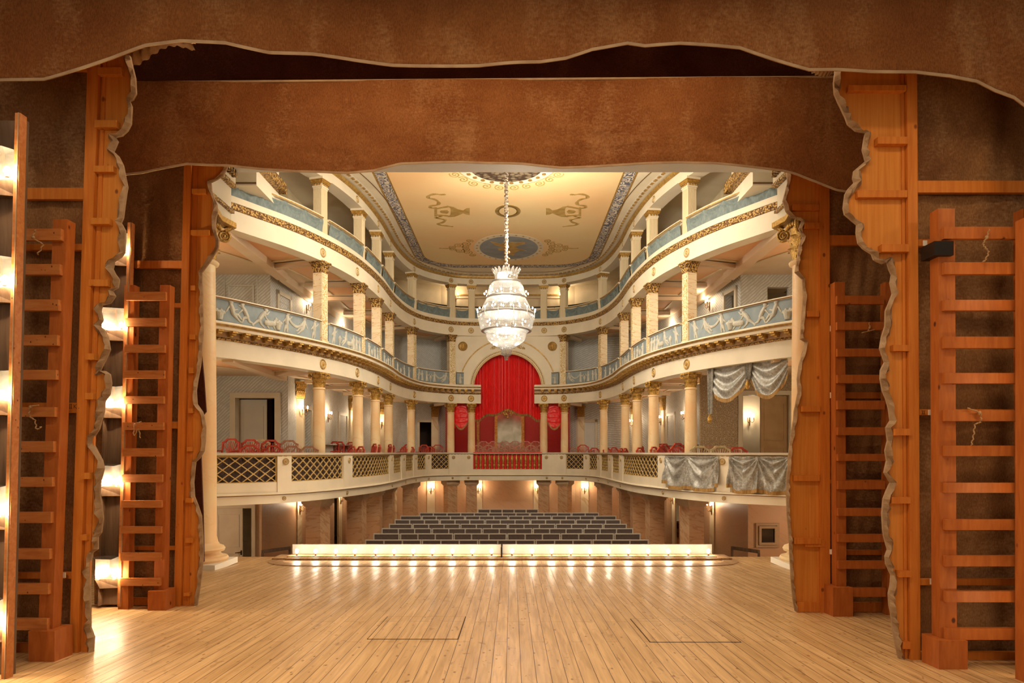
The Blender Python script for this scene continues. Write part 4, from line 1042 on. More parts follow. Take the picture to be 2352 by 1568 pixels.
for (q, zz, lb) in ((qa + .10, .72, 'long silver grey tail hanging behind the first right column'), (qm, 1.36, 'short silver grey tail with gilt tassel between the two valance swags')):
    t = thing('valance_tail', lb, 'valance')
    MB().grid(lambda u, v: F.off(q + (.09 if u > .5 else -.09) * 0 + (u - .5) * .20 * (1 - .4 * v), -.10 + .02 * math.sin(u * 19), 1.79 + (zz + .12 * u - 1.79) * v), 14, 8).build('cloth', M['silver'], t, True)
    MB().lathe([(.02, 0), (.045, .04), (.05, .1), (.02, .16), (.03, .19)], 10, tuple(F.off(q, -.08, zz - .10))).build('tassel', M['gold'], t, True)
# right box: damask partition, doorway with a lit corridor behind
dm = MB().bb(4.72, PX(1705, 16.55), 16.5, 16.6, -.8, 1.86).bb(PX(1812, 16.55), 7.4, 16.5, 16.6, -.8, 1.86).bb(PX(1705, 16.55), PX(1812, 16.55), 16.5, 16.6, PZ(907, 16.55), 1.86)
struct('wall_box_right', dm, M['damask'])
x0, x1, zt = PX(1705, 16.5), PX(1812, 16.5), PZ(907, 16.5)
struct('door_1', MB().bb(x0 - .1, x0, 16.46, 16.74, -.8, zt + .1).bb(x1, x1 + .1, 16.46, 16.74, -.8, zt + .1).bb(x0, x1, 16.46, 16.74, zt, zt + .1), M['pine_door'] if 'pine_door' in M else M['doorpaint'])
def door_leaf(name, label, hinge, ang, wd, z0, z1, m, hx=.86):
    t = thing(name, label, 'door', hinge, ang); h = z1 - z0
    MB().bb(0, wd, -.02, .02, z0, z1).build('leaf', m, t)
    g = MB()
    for a, b in ((.08, .42), (.50, .92)):
        for (p, q, r, s) in ((.12, .88, a, a + .008), (.12, .88, b - .008, b), (.12, .135, a, b), (.865, .88, a, b)): g.bb(wd * p, wd * q, -.03, .03, z0 + h * r, z0 + h * s)
    g.build('panel_moulding', m, t)
    MB().tube([(wd * hx + .06, -.02, z0 + h * .44), (wd * hx + .06, -.06, z0 + h * .44), (wd * hx - .06, -.065, z0 + h * .43)], .010, 6).bb(wd * hx + .045, wd * hx + .075, -.025, -.018, z0 + h * .40, z0 + h * .46).build('handle', M['black'], t)
    return t
M['tandoor'] = mat('tan_door_paint', (0.46, 0.30, 0.15), .5, col2=(.40, .25, .12), scale=3)
door_leaf('door', 'tan panelled door standing ajar in the damask wall of the right box', (x1 - .02, 16.6, 0), PI + .25, .72, -.8, zt - .02, M['tandoor'])
struct('wall_corridor_right', MB().bb(5.4, 8.4, 19.5, 19.6, -.8, 1.86).bb(8.3, 8.4, 16.75, 19.5, -.8, 1.86), M['cream'])
# left box doorway
x0, x1, zt = PX(543, 16.7), PX(633, 16.7), PZ(914, 16.7)
struct('door_2', MB().bb(x0 - .13, x0, 16.62, 16.9, -.8, zt + .13).bb(x1, x1 + .13, 16.62, 16.9, -.8, zt + .13).bb(x0, x1, 16.62, 16.9, zt, zt + .13), M['doorpaint'])
door_leaf('door', 'pale grey panelled door standing ajar at the back of the left box', (x0 + .0, 16.93, 0), .03, .66, -.8, zt - .02, M['wallplain'])
struct('wall_corridor_left', MB().bb(-8.4, -5.6, 19.4, 19.5, -.8, 1.9), M['dark'])  # dark void behind the left door, its shade put into the wall colour
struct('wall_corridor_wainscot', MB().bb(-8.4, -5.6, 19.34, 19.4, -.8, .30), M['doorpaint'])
# doors in the far and side walls
def frame_on(xy0, xy1, z0, z1, name, leafm=None, label=None, wd=.10):
    a = Vector((xy0[0], xy0[1], 0)); b = Vector((xy1[0], xy1[1], 0)); d = (b - a).normalized(); n = Vector((d.y, -d.x, 0)) * .03
    f = MB()
    for p in (a - d * wd / 2, b + d * wd / 2): f.beam(p + n + Vector((0, 0, z0)), p + n + Vector((0, 0, z1 + wd)), wd, .05, n)
    f.beam(a - d * wd + n + Vector((0, 0, z1 + wd / 2)), b + d * wd + n + Vector((0, 0, z1 + wd / 2)), .05, wd)
    struct(name, f, M['doorpaint'])
    if leafm: return door_leaf('door', label, (a.x, a.y, 0), math.atan2(d.y, d.x), (b - a).length, z0, z1, leafm)
def along(p, q, a): L = math.hypot(q[0] - p[0], q[1] - p[1]); return (p[0] + (q[0] - p[0]) * a / L, p[1] + (q[1] - p[1]) * a / L)
frame_on(along(WL_[2], WL_[3], 1.12), along(WL_[2], WL_[3], 1.72), -.8, 1.12, 'door_3')
frame_on(along(WL_[8], WL_[9], .12), along(WL_[8], WL_[9], .82), -.8, 1.15, 'door_4')
frame_on(along(RR[1], RR[2], .15), along(RR[1], RR[2], .85), -.8, 1.15, 'door_5', M['wallplain'], 'closed pale grey door in the rear wall right of the red box')
frame_on((-5.23, 21.2), (-5.17, 21.9), -.8, 1.15, 'door_6', M['wallplain'], 'closed pale grey door between the second and third left columns')
frame_on((5.17, 21.9), (5.23, 21.2), -.8, 1.15, 'door_7', M['wallplain'], 'closed pale grey door between the second and third right columns')
struct('wall_behind_openings', MB().bb(-7.5, -5.9, 17.2, 17.3, -.8, 1.8).bb(-4.6, -2.4, 27.4, 27.5, -.8, 1.9), M['dark'])  # backing walls coloured dark to give the doorways their unlit depth
# second tier: blind doors, right doorway rooms
fb = MB()
for (x0, x1, zt) in ((PX(527, 16.68), PX(580, 16.68), PZ(657, 16.68)),):
    fb.bb(x0 - .03, x0, 16.66, 16.7, 2.1, zt).bb(x1, x1 + .03, 16.66, 16.7, 2.1, zt).bb(x0 - .03, x1 + .03, 16.66, 16.7, zt, zt + .03)
fb.bb(PX(515, 16.68), PX(515, 16.68) + .02, 16.67, 16.7, 2.1, 4.3).bb(PX(590, 16.68), PX(590, 16.68) + .02, 16.67, 16.7, 2.1, 4.3)
struct('trim_blind_door', fb, M['wallplain'])
frame_on((-5.71, 17.1), (-5.65, 17.75), 2.1, 3.95, 'door_8', M['hatch'], 'flush grey door in the side wall of the second tier, left of a wall lamp')
frame_on(along(W2R[8], W2R[9], 1.05), along(W2R[8], W2R[9], 1.65), 2.1, 4.02, 'door_9')
struct('wall_second_tier_corridor', MB().bb(5.8, 8.4, 18.6, 18.7, 2.1, 4.34), M['cream'])
# pilaster strips with gilt capitals on the first tier walls
def strip_pos(px, side):
    best = None
    for i in range(1, 2000):
        q = W.T / 2 * i / 1999; v = W.off(q, .03); e = abs(1176 + FPX * (v.x - CX) / v.y - px)
        if v.y > 16.8 and (best is None or e < best[0]): best = (e, q)
    q = best[1]; return q if side == 0 else W.T - q
def make_strip():
    t = thing('wall_pilaster', 'x', 'pilaster')
    MB().bb(-.13, .13, -.05, .03, 0, 2.16).build('shaft', M['marble_white'], t)
    c = MB().bb(-.13, .13, -.06, .03, 2.16, 2.55).bb(-.19, .19, -.11, .03, 2.53, 2.60)
    for k in range(5):
        for r_ in range(2):
            def lf(x, y, k=k, r_=r_): return (-.12 + .06 * k + (x - .5) * .07 * (1 - .4 * y), -.06 - .02 * math.sin(y * 3) - .05 * y ** 3, 2.17 + r_ * .17 + .18 * y)
            c.grid(lf, 3, 5)
    for sx in (-1, 1): volute(c, (sx * .13, -.10, 2.48), .05, 0, 1.5, .012, sx)
    c.build('capital', M['gold'], t); return t
stp = Proto(make_strip())
SPX = [(686, 'nearest the stage'), (806, 'second from the stage'), (875, 'third from the stage'), (998, 'beside the rear door')]
for sd in (0, 1):
    for px, wh in SPX:
        q = strip_pos(px, sd); stp.place(W.off(q, .02, -.8), W.ang(q), f'flat gilt-topped first tier wall pilaster, {side_word[sd]} side, {wh}', 'flat wall pilasters of the first tier')
# ================================================================ WALL SCONCES
def make_sconce():
    t = thing('wall_sconce', 'x', 'wall lamp')
    MB().lathe([(.005, -.16), (.016, -.12), (.022, 0), (.014, .05), (.024, .07), (.004, .10)], 10, (0, -.02, 0)).build('backplate', M['bronze'], t, True)
    for x in (-.09, .09):
        MB().tube([(0, -.03, -.02), (x * .6, -.08, -.07), (x, -.10, -.02), (x, -.10, .02)], .008, 6).lathe([(.004, 0), (.026, .01), (.012, .02), (.012, .07)], 8, (x, -.10, .02)).build('arm', M['bronze'], t, True)
        MB().lathe([(.010, 0), (.017, .02), (.016, .045), (.003, .08)], 8, (x, -.10, .09)).build('candle_bulb', M['flame'], t, True)
    point((0, -.24, .16), 11.0, (1.0, 0.78, 0.54), parent=t, r=.05)
    return t
scp = Proto(make_sconce())
sc = []
for sd in (0, 1):
    for px, z, wh in ((690, 1.02, 'beside the side door'), (752, 1.02, 'bare wall behind the first column'), (806, 1.02, 'on the second wall pilaster'), (873, 1.00, 'on the third wall pilaster')):
        q = strip_pos(px, sd); o_ = .09 if px != 752 else .03
        sc.append((W.off(q, o_, z), W.ang(q), f'bronze wall lamp on the first tier, {side_word[sd]} side, {wh}'))
for (x, y, z, a, lb) in ((-5.50, 18.75, 3.95, PI / 2, 'bronze wall lamp on the second tier, left side wall'), (5.50, 18.4, 3.95, -PI / 2, 'bronze wall lamp on the second tier, right side wall'),
                         (-5.28, 21.6, 3.9, PI / 2, 'bronze wall lamp on the second tier, left side wall farther back'), (5.28, 21.6, 3.9, -PI / 2, 'bronze wall lamp on the second tier, right side wall farther back'),
                         (PX(1047, 26.5), 26.5, 5.98, 0, 'bronze wall lamp high on the top tier wall, left of the chandelier'), (PX(1291, 26.5), 26.5, 5.98, 0, 'bronze wall lamp high on the top tier wall, right of the chandelier'),
                         (PX(1722, 19.4), 19.42, .9, 0, 'lit wall lamp in the corridor behind the open door of the right box')):
    sc.append((Vector((x, y, z)), a, lb))
def pw(px, side):
    best = None; PW = Pw
    for i in range(1, 2000):
        q = PW.T / 2 * i / 1999; v = PW.off(q, .05); e = abs(1176 + FPX * (v.x - CX) / v.y - px)
        if v.y > 15.4 and (best is None or e < best[0]): best = (e, q)
    return best[1] if side == 0 else PW.T - best[1]
Pw = Path(WPL, smooth=False)
for sd in (0, 1):
    for px, wh in ((689, 'beside the first pier'), (783, 'behind the second pier'), (872, 'behind the third pier'), (990, 'near the rear corner'), (1098, 'beside the inner rear pier')):
        q = pw(px, sd); sc.append((Pw.off(q, .03, -1.46), Pw.ang(q), f'bronze wall lamp in the parterre, {side_word[sd]} side, {wh}'))
for p, a, lb in sc: scp.place(p, a, lb, 'two-armed wall lamps')
# pilaster strips on the parterre walls
sp_ = MB()
for sd in (0, 1):
    for px in (690, 783, 872, 905, 940, 990, 1098):
        q = pw(px, sd); sp_.sweep(Pw, q - .16, q + .16, rbox(-.02, .035, -3.0, -1.02))
struct('trim_parterre_pilasters', sp_, M['marble_white'])
# parterre: doors, rails, stair, window
x0, x1 = -7.4 + .9, -7.4 + 1.75
struct('door_10', MB().bb(x0 - .08, x0, 15.22, 15.5, -3, -1.17).bb(x1, x1 + .08, 15.22, 15.5, -3, -1.17).bb(x0, x1, 15.22, 15.5, -1.25, -1.17), M['doorpaint'])
door_leaf('door', 'cream plank-panelled door below the left box, with a black knob', (x0, 15.32, 0), 0, .62, -3.0, -1.26, M['doorpaint'])
struct('wall_parterre_room', MB().bb(-7.5, -5.6, 16.0, 16.1, -3, -1.05), M['cream2'])
for sx, nm in ((-1, 'left'), (1, 'right')):
    t = thing('stair_handrail', f'dark wooden handrail at the orchestra steps on the {nm}', 'handrail')
    xa = PX(603, 14.2) if sx < 0 else PX(1743, 14.2); xb = PX(672, 15.2) if sx < 0 else PX(1675, 15.2); ya, yb = (14.2, 15.0)
    MB().beam((xa, ya, -2.07), (xb, yb, -2.1), .06, .07).build('rail', M['darkwood'], t)
    for xx, yy in ((xa, ya), (xb, yb)): MB().bb(xx - .02, xx + .02, yy - .02, yy + .02, -3.0, -2.1).build('post', M['darkwood'], t)
t = thing('staircase', 'wooden staircase rising behind the opening between the right front piers', 'stairs')
for k in range(9):
    x = 5.42 + k * .22; z = -3.0 + (k + 1) * .185
    MB().bb(x, x + .24, 20.3, 24.2, z - .04, z).bb(x + .01, x + .03, 20.3, 24.2, z - .18, z - .04).build('step', M['rung'], t)
struct('wall_behind_stair', MB().bb(-7.5, -7.4, 17, 24, -3, -1.05).bb(7.4, 7.5, 17, 24.5, -3, -1.05).bb(-7.4, -5.4, 24.3, 24.4, -3, -1.05), M['wallplain'])
x0, x1, z0, z1, D = PX(1753, 15.15), PX(1782, 15.15), PZ(1246, 15.15), PZ(1215, 15.15), 15.28
fr = MB()
for e, dd in ((.12, .03), (.06, .06)):
    fr.bb(x0 - e, x0 - e + .05, D - dd, D + .04, z0 - e, z1 + e).bb(x1 + e - .05, x1 + e, D - dd, D + .04, z0 - e, z1 + e).bb(x0 - e, x1 + e, D - dd, D + .04, z1 + e - .05, z1 + e).bb(x0 - e, x1 + e, D - dd, D + .04, z0 - e, z0 - e + .05)
wn = struct('window_1', fr, M['pier_cap'])
g = MB().bb(x0, x1, D - .012, D + .01, z0, z1).build('pane', mat('dark_glass', (.015, .010, .010), .1, spec=.6), wn)
# ================================================================ CEILING PAINTING (on the flat ceiling, z = 6.45)
CZ = 6.45
def cp(x, y): # crop coordinates of the measured ceiling -> ceiling point
    px = 850 + x / 3.618; py = 380 + y / 3.618; D = CZ * FPX / (1038 - py); return (PX(px, D), D)
def rrect(hw, y0, y1, r, n=10):
    pts = [(-hw, y0)]
    for k in range(n + 1): a = PI - PI / 2 * k / n; pts.append((-hw + r + r * math.cos(a), y1 - r + r * math.sin(a)))
    for k in range(n + 1): a = PI / 2 - PI / 2 * k / n; pts.append((hw - r + r * math.cos(a), y1 - r + r * math.sin(a)))
    return pts + [(hw, y0)]
def flat(name, poly, m, parent, z=0.0, th=.004): return MB().prism(poly, CZ - z - th, CZ - z + .001, 'xy').build(name, m, parent)
pc = thing('ceiling_painting', 'painted ceiling field with vases, wreath and winged horse roundel in a blue scroll border', 'painting')
flat('outer_line', rrect(3.07, 12.35, 23.88, 1.47), M['goldflat'], pc, 0, .003)
flat('scroll_border', rrect(3.02, 12.35, 23.83, 1.42), M['scrollband'], pc, .003)
flat('inner_line', rrect(2.76, 12.35, 23.50, 1.16), M['goldflat'], pc, .007, .003)
flat('field', rrect(2.72, 12.35, 23.46, 1.12), M['paint_ceiling'], pc, .010)
def ell(c, rx, ry, n=48): return [(c[0] + rx * math.cos(2 * PI * k / n), c[1] + ry * math.sin(2 * PI * k / n)) for k in range(n)]
mc = (0.06, 21.55)
flat('roundel_rim', ell(mc, 1.10, 1.42), M['cream'], pc, .014); flat('roundel', ell(mc, .92, 1.20), M['slate'], pc, .018)
dd = MB()
for k in range(28):
    a = 2 * PI * k / 28; dd.prism(ell((mc[0] + 1.01 * math.cos(a), mc[1] + 1.31 * math.sin(a)), .035, .045, 10), CZ - .022, CZ - .01, 'xy')
dd.build('roundel_dots', M['ochre'], pc)
horse = [(1000, 625), (1040, 632), (1085, 645), (1110, 632), (1150, 640), (1170, 628), (1200, 632), (1290, 630), (1290, 645), (1240, 655), (1210, 668), (1225, 685), (1265, 690), (1300, 703), (1240, 700), (1215, 712), (1190, 745), (1170, 735), (1140, 742), (1115, 725), (1110, 700), (1070, 698), (1060, 680), (1100, 678), (1085, 668), (1040, 655)]
flat('winged_figure', [cp(*p) for p in horse], M['ochre'], pc, .022)
vase = [(828, 352), (828, 402), (800, 398), (775, 388), (752, 400), (700, 420), (665, 418), (655, 404), (562, 410), (548, 417), (536, 405), (536, 352), (548, 345), (562, 352), (640, 332), (690, 340), (730, 362), (775, 370), (800, 352)]
rib1 = [(545, 350), (500, 345), (505, 330), (560, 322), (570, 300), (535, 275), (485, 265), (490, 245), (540, 232), (600, 238), (625, 232)]
rib2 = [(550, 405), (592, 418), (545, 428), (600, 440), (625, 450), (600, 470), (565, 478), (590, 492), (640, 497), (690, 503)]
mir = lambda p: (2290 - p[0], p[1])
def ribbon(mb, pts, wd=.035):
    q = [Vector((*p, 0)) for p in catmull([tuple(p) for p in pts], 5)]
    for i in range(len(q) - 1):
        d = (q[i + 1] - q[i]); 
        if d.length < 1e-5: continue
        n = Vector((-d.y, d.x, 0)).normalized() * wd * (0.5 + .5 * abs(math.sin(i * .45)) + .2)
        a, b, c, e = q[i] - n, q[i + 1] - n, q[i + 1] + n, q[i] + n
        z0, z1 = CZ - .018, CZ - .005
        mb.add([(a.x, a.y, z0), (b.x, b.y, z0), (c.x, c.y, z0), (e.x, e.y, z0), (a.x, a.y, z1), (b.x, b.y, z1), (c.x, c.y, z1), (e.x, e.y, z1)], [(0, 1, 2, 3), (4, 7, 6, 5), (0, 4, 5, 1), (2, 6, 7, 3), (1, 5, 6, 2), (3, 7, 4, 0)])
VP = [[(640, 328), (690, 336), (730, 358), (775, 368), (800, 350), (828, 348), (828, 406), (800, 402), (775, 392), (750, 402), (700, 422), (645, 424), (668, 402), (672, 376), (668, 350)],
      [(558, 346), (650, 328), (655, 341), (558, 357)], [(558, 399), (655, 407), (650, 420), (558, 409)], [(536, 340), (556, 340), (556, 417), (536, 417)], [(596, 366), (640, 362), (656, 378), (640, 394), (596, 390), (580, 378)]]
for fn in (lambda p: p, mir):
    vm = MB()
    for k, pl in enumerate(VP): vm.prism([cp(*fn(p)) for p in pl], CZ - .018 - .001 * k, CZ - .008, 'xy')
    vm.build('vase', M['ochre'], pc)
    for rp in (rib1, rib2):
        rb_ = MB(); ribbon(rb_, [cp(*fn(p)) for p in rp], .042); rb_.build('ribbon', M['ochre'], pc)
wr = MB(); c0 = cp(1145, 375)
for k in range(60):
    a = 2 * PI * k / 60
    for r in (.88, 1.0, 1.1):
        b = a + r * 3; wr.prism(ell((c0[0] + .29 * r * math.cos(a), c0[1] + .40 * r * math.sin(a)), .028, .035, 6), CZ - .018 - .001 * r, CZ - .005, 'xy')
wr.build('wreath', M['ochre'], pc)
def spiral(mb, c, r, turns, a0, fl, wd=.018):
    n = 26; pts = []
    for i in range(n):
        t = i / (n - 1); a = a0 + fl * t * turns * 2 * PI; q = r * (1 - .9 * t); pts.append((c[0] + q * math.cos(a), c[1] + q * 1.3 * math.sin(a)))
    ribbon(mb, pts, wd)
scw = MB()
for sx in (-1, 1):
    m0 = mc[0] + sx * 1.15
    for (dx, dy, r, fl) in ((.18, .45, .16, 1), (.18, -.45, .16, -1), (.42, .28, .17, -1), (.42, -.28, .17, 1), (.64, .12, .12, 1), (.64, -.12, .12, -1), (.22, .12, .13, 1), (.22, -.14, .13, -1), (.05, .75, .12, -1), (.05, -.75, .12, 1)):
        spiral(scw, (m0 + sx * dx, mc[1] + dy), r, 1.7, 1.0 if fl > 0 else -1.0, fl * sx)
    ribbon(scw, [(m0 + sx * .7, mc[1]), (m0 + sx * .85, mc[1] + .03), (m0 + sx * 1.05, mc[1])], .03)
oc = (0.03, 15.33)
for k in range(14):
    a = -PI / 2 + (k - 6.5) * .26; R = 1.30
    spiral(scw, (oc[0] + R * math.cos(a), oc[1] - R * math.sin(a)), .13, 1.6, a, 1 if k % 2 else -1, .014)
scw.build('scrollwork', M['ochre'], pc)
flat('oculus_rim', ell(oc, 1.13, 1.13), M['cream'], pc, .014); flat('oculus_line', ell(oc, 1.16, 1.16), M['ochre'], pc, .0125, .002)
t = thing('ceiling_rosette', 'dark carved openwork ceiling rosette above the chandelier rod', 'rosette')
MB().prism(ell(oc, .83, .83), CZ - .06, CZ - .015, 'xy').build('grille', M['scroll_dark'] if 'scroll_dark' in M else M['carved'], t)
dd = MB().lathe([(.05, 0), (.045, .02), (.02, .01)], 10).build('stud', M['goldflat'], t)
for k in range(26):
    a = 2 * PI * k / 26; o = dd if k == 0 else dd.copy()
    if k: COL.objects.link(o)
    o.location = (oc[0] + .98 * math.cos(a), oc[1] + .98 * math.sin(a), CZ - .04)
# ================================================================ CHANDELIER
t = thing('chandelier', 'large tiered crystal chandelier hanging from the ceiling rosette on a wrapped rod', 'chandelier', (0.03, 15.33, 0))
CHX = t
ZP = lambda y: (1038 - (600 + y / 3.92)) * .00978
rod = MB(); zt_, zb_ = 6.43, ZP(70)
n = 90
rod.tube([(0, 0, zb_ + (zt_ - zb_) * i / n) for i in range(n + 1)], [.034 + .012 * math.sin(i * 1.9) + .006 * math.sin(i * 5.1) for i in range(n + 1)], 10)
for k in range(60):
    z = zb_ + .5 + (zt_ - zb_ - .55) * k / 60; a = k * 2.4; rod.ball((.035 * math.cos(a), .035 * math.sin(a), z), (.02, .02, .03), 5, 4)
rod.build('rod', M['rodwrap'] if 'rodwrap' in M else M['silver'], t, True)
rd = MB()
for k in range(9): rd.ball((.05 * math.cos(k * 2.1), .05 * math.sin(k * 2.1), zb_ + .08 + .05 * k), (.035, .035, .03), 7, 5)
rd.build('rod_knot', M['bronze'], t, True)
K = .002495
def strands(mb, ya, yb, ra, rb, n, bulge=0.0, size=.0105, dz=.021):
    za, zb = ZP(ya), ZP(yb); L = math.hypot(za - zb, (rb - ra) * K); m = max(2, int(L / dz))
    for k in range(n):
        a = 2 * PI * k / n
        for j in range(m + 1):
            f = j / m; r = (ra + (rb - ra) * f + bulge * math.sin(PI * f)) * K; z = za + (zb - za) * f
            mb.octa((r * math.cos(a), r * math.sin(a), z), size, size * 1.35)
def ringband(mb, y, r, h=.045, tube=.012):
    mb.lathe([(r * K - .02, ZP(y) - h / 2), (r * K, ZP(y) - h / 2), (r * K + .006, ZP(y)), (r * K, ZP(y) + h / 2), (r * K - .02, ZP(y) + h / 2)], 48)
cr = MB()
crown = MB()
for k in range(18):
    a = 2 * PI * k / 18
    def lf(u, v, a=a):
        r = (98 + 30 * v ** 1.5) * K + .012 * math.sin(PI * u); x = (u - .5) * .085 * (math.sin(PI * (v * .75 + .2))) ; z = ZP(140) + (ZP(72) - ZP(140)) * v
        return (r * math.cos(a) - x * math.sin(a), r * math.sin(a) + x * math.cos(a), z)
    crown.grid(lf, 4, 6)
o = crown.build('crown', M['crystal'], t, True); sm_ = o.modifiers.new('s', 'SOLIDIFY'); sm_.thickness = .006
s1 = MB(); strands(s1, 120, 195, 95, 105, 70); strands(s1, 195, 322, 128, 176, 110, 6); s1.build('upper_strands', M['crystal'], t)['kind'] = 'stuff'
s2 = MB(); strands(s2, 345, 465, 176, 226, 130, 6); s2.build('middle_strands', M['crystal'], t)['kind'] = 'stuff'
s3 = MB(); strands(s3, 495, 610, 238, 226, 150, 10); strands(s3, 610, 650, 225, 178, 130, 2); s3.build('lower_strands', M['crystal'], t)['kind'] = 'stuff'
s4 = MB(); strands(s4, 650, 780, 176, 60, 110, 38); s4.build('bowl_strands', M['crystal'], t)['kind'] = 'stuff'
s5 = MB(); strands(s5, 770, 840, 46, 42, 30); strands(s5, 845, 885, 20, 12, 12); strands(s5, 840, 850, 42, 20, 20); s5.build('tail_strands', M['crystal'], t)['kind'] = 'stuff'
for y, r, nm in ((192, 130, 'upper_ring'), (332, 180, 'middle_ring'), (478, 250, 'lower_ring'), (628, 226, 'bowl_ring')):
    g = MB(); ringband(g, y, r, .05 if nm != 'bowl_ring' else .02); g.build(nm, M['tinring'] if 'tinring' in M else M['tin'], t, True)
bulbm = None
def bulbs(y, r, n, ph=0.0):
    global bulbm
    for k in range(n):
        a = 2 * PI * (k + ph) / n
        if bulbm is None:
            bulbm = MB().ball((0, 0, 0), (.015, .015, .024), 8, 6).build('bulb', M['chbulb'], t, True); o = bulbm
        else: o = bulbm.copy(); COL.objects.link(o)
        o.location = (r * K * math.cos(a), r * K * math.sin(a), ZP(y))
bulbs(292, 196, 14); bulbs(445, 262, 20, .5); bulbs(540, 170, 12); bulbs(372, 120, 8, .3); bulbs(665, 110, 8); bulbs(265, 80, 6)
for k in range(12):
    a = 2 * PI * (k + .5) / 12; g = MB().tube([(238 * K * math.cos(a), 238 * K * math.sin(a), ZP(500)), (262 * K * math.cos(a), 262 * K * math.sin(a), ZP(520)), (262 * K * math.cos(a), 262 * K * math.sin(a), ZP(462))], .007, 5).build('candle_arm', M['white'], t, True)
# ================================================================ CHAIRS
def make_chair(m):
    t = thing('armchair', 'x', 'chair')
    w2, d2, hs, H = .205, .20, .44, .93
    MB().bb(-w2, w2, -d2, d2, hs - .05, hs - .01).build('seat_frame', m, t)
    MB().ball((0, 0, hs), (w2 * .95, d2 * .95, .035), 12, 6).build('seat_cushion', M['seatcloth'], t, True)
    for sx in (-1, 1):
        for sy in (-1, 1):
            MB().tube([(sx * (w2 - .02), sy * (d2 - .02), hs - .04), (sx * (w2 - .01), sy * d2, 0)], [.022, .014], 6).build('leg', m, t)
    # back is on local -Y side facing the stage (the sitters look towards the stage, so the back is at +Y)
    b = MB(); y0 = d2 - .01; yt = d2 + .07
    Y = lambda z: y0 + (yt - y0) * (z - hs) / (H - hs)
    for sx in (-1, 1): b.beam((sx * w2, Y(hs) - .01, hs - .05), (sx * (w2 - .0), Y(.84), .84), .034, .03, (0, 1, 0))
    top = [(-w2 - .012, .845), (-w2 * .80, .872), (-w2 * .66, .885), (-w2 * .48, .93), (w2 * .48, .93), (w2 * .66, .885), (w2 * .80, .872), (w2 + .012, .845)]
    for p, q in zip(top, top[1:]): b.beam((p[0], Y(p[1]), p[1]), (q[0], Y(q[1]), q[1]), .03, .042, (0, 0, 1))
    b.beam((-w2, Y(.52), .52), (w2, Y(.52), .52), .028, .035)
    b.build('back_frame', m, t)
    f = MB()
    for k in range(-3, 4):
        pts = [(k * .012, Y(.53), .53), (k * .028, Y(.65), .65), (k * .046, Y(.78), .78), (k * .056, Y(.88), .885 - .008 * abs(k))]
        f.tube(pts, .009 if k else .012, 5)
    for sx in (-1, 1):
        f.tube([(sx * .08, Y(.70), .70), (sx * .13, Y(.73), .73), (sx * .18, Y(.80), .80)], .008, 5)
    f.build('fan_splat', m, t)
    for sx in (-1, 1): MB().tube([(sx * w2, Y(.68), .68), (sx * (w2 + .01), .02, .67), (sx * (w2 + .01), -.13, .64), (sx * w2, -.17, hs)], .015, 6).build('armrest', m, t)
    return t
chairs = {'red': Proto(make_chair(M['redchair'])), 'brown': Proto(make_chair(M['brownchair'])), 'cream': Proto(make_chair(M['creamchair']))}
cw = {'red': 'red', 'brown': 'faded brownish red', 'cream': 'cream'}
def chair(kind, px, ytop, D, rz, label, group):
    x = PX(px, D); z = PZ(ytop, D) - .93
    while D < 25 and B.signed(x, D) > -.45: D += .1; x = PX(px, D)
    chairs[kind].place((x, D, z), rz, label, group); return (x, D, z)
risers = MB()
G = 'fan-backed armchairs in the left box'
A_ = lambda kind, px, yt, D, rz, lb, g=G: risers_add(chair(kind, px, yt, D, rz, f'{cw[kind]} fan-backed armchair {lb}', g))
RIS = []
def risers_add(p): RIS.append(p)
lb_ = 'in the left box'
A_('red', 513, 1008, 14.9, -.25, lb_ + ', back row, half hidden by the portal column')
A_('red', 559, 1010, 14.9, -.2, lb_ + ', back row, second from the portal column')
A_('cream', 588, 1010, 15.6, -.1, lb_ + ', pale one behind the back row before the door')
A_('red', 608, 1011, 14.9, -.15, lb_ + ', back row, before the door opening')
A_('brown', 652, 1012, 14.9, -.1, lb_ + ', back row, nearest the wall corner')
A_('red', 557, 1023, 13.95, -.2, lb_ + ', front row against the lattice, nearest the portal')
A_('red', 612, 1024, 14.0, -.15, lb_ + ', front row above the first pedestal')
A_('brown', 659, 1025, 14.3, -.1, lb_ + ', front row, third from the portal')
A_('brown', 699, 1026, 14.7, -.1, lb_ + ', front row, beside the first marble column')
G = 'fan-backed armchairs along the left gallery'
ll = [('red', 786, 1026, 16.2, -.9, 'just past the first left column, nearer'), ('red', 806, 1026, 16.8, -.9, 'touching the second left column'), ('red', 750, 1014.5, 18.6, -.7, 'behind the low partition, first of four'), ('red', 762, 1015, 18.9, -.7, 'behind the low partition, second of four'),
      ('red', 788, 1016, 19.8, -.7, 'behind the low partition, third of four'), ('red', 800, 1017, 20.1, -.7, 'behind the low partition, fourth of four'), ('red', 838, 1020, 18.2, -1.1, 'between the second and third left columns, nearer'), ('red', 848, 1022, 18.8, -1.1, 'between the second and third left columns, farther'),
      ('red', 876, 1021, 20.6, -1.1, 'between the third and fourth left columns, nearer'), ('red', 883, 1024, 21.0, -1.1, 'between the third and fourth left columns, farther'), ('red', 911, 1027, 22.0, -.9, 'between the fourth and fifth left columns, front one'), ('red', 929, 1027, 23.0, -.9, 'between the fourth and fifth left columns, rear one'),
      ('red', 921, 1021, 24.2, -.8, 'at the back wall between the fourth and fifth left columns'), ('red', 964, 1022, 24.6, -.5, 'past the fifth left column, taller looking one'), ('red', 977, 1026, 24.4, -.6, 'leaning beside the taller looking one past the fifth left column'), ('red', 1000, 1022, 25.6, -.2, 'before the small gilt wall capital on the left'), ('brown', 1019, 1030, 25.2, -.2, 'beside the outer column left of the royal box')]
for k, px, yt, D, rz, lb in ll: A_(k, px, yt, D, rz, lb, G)
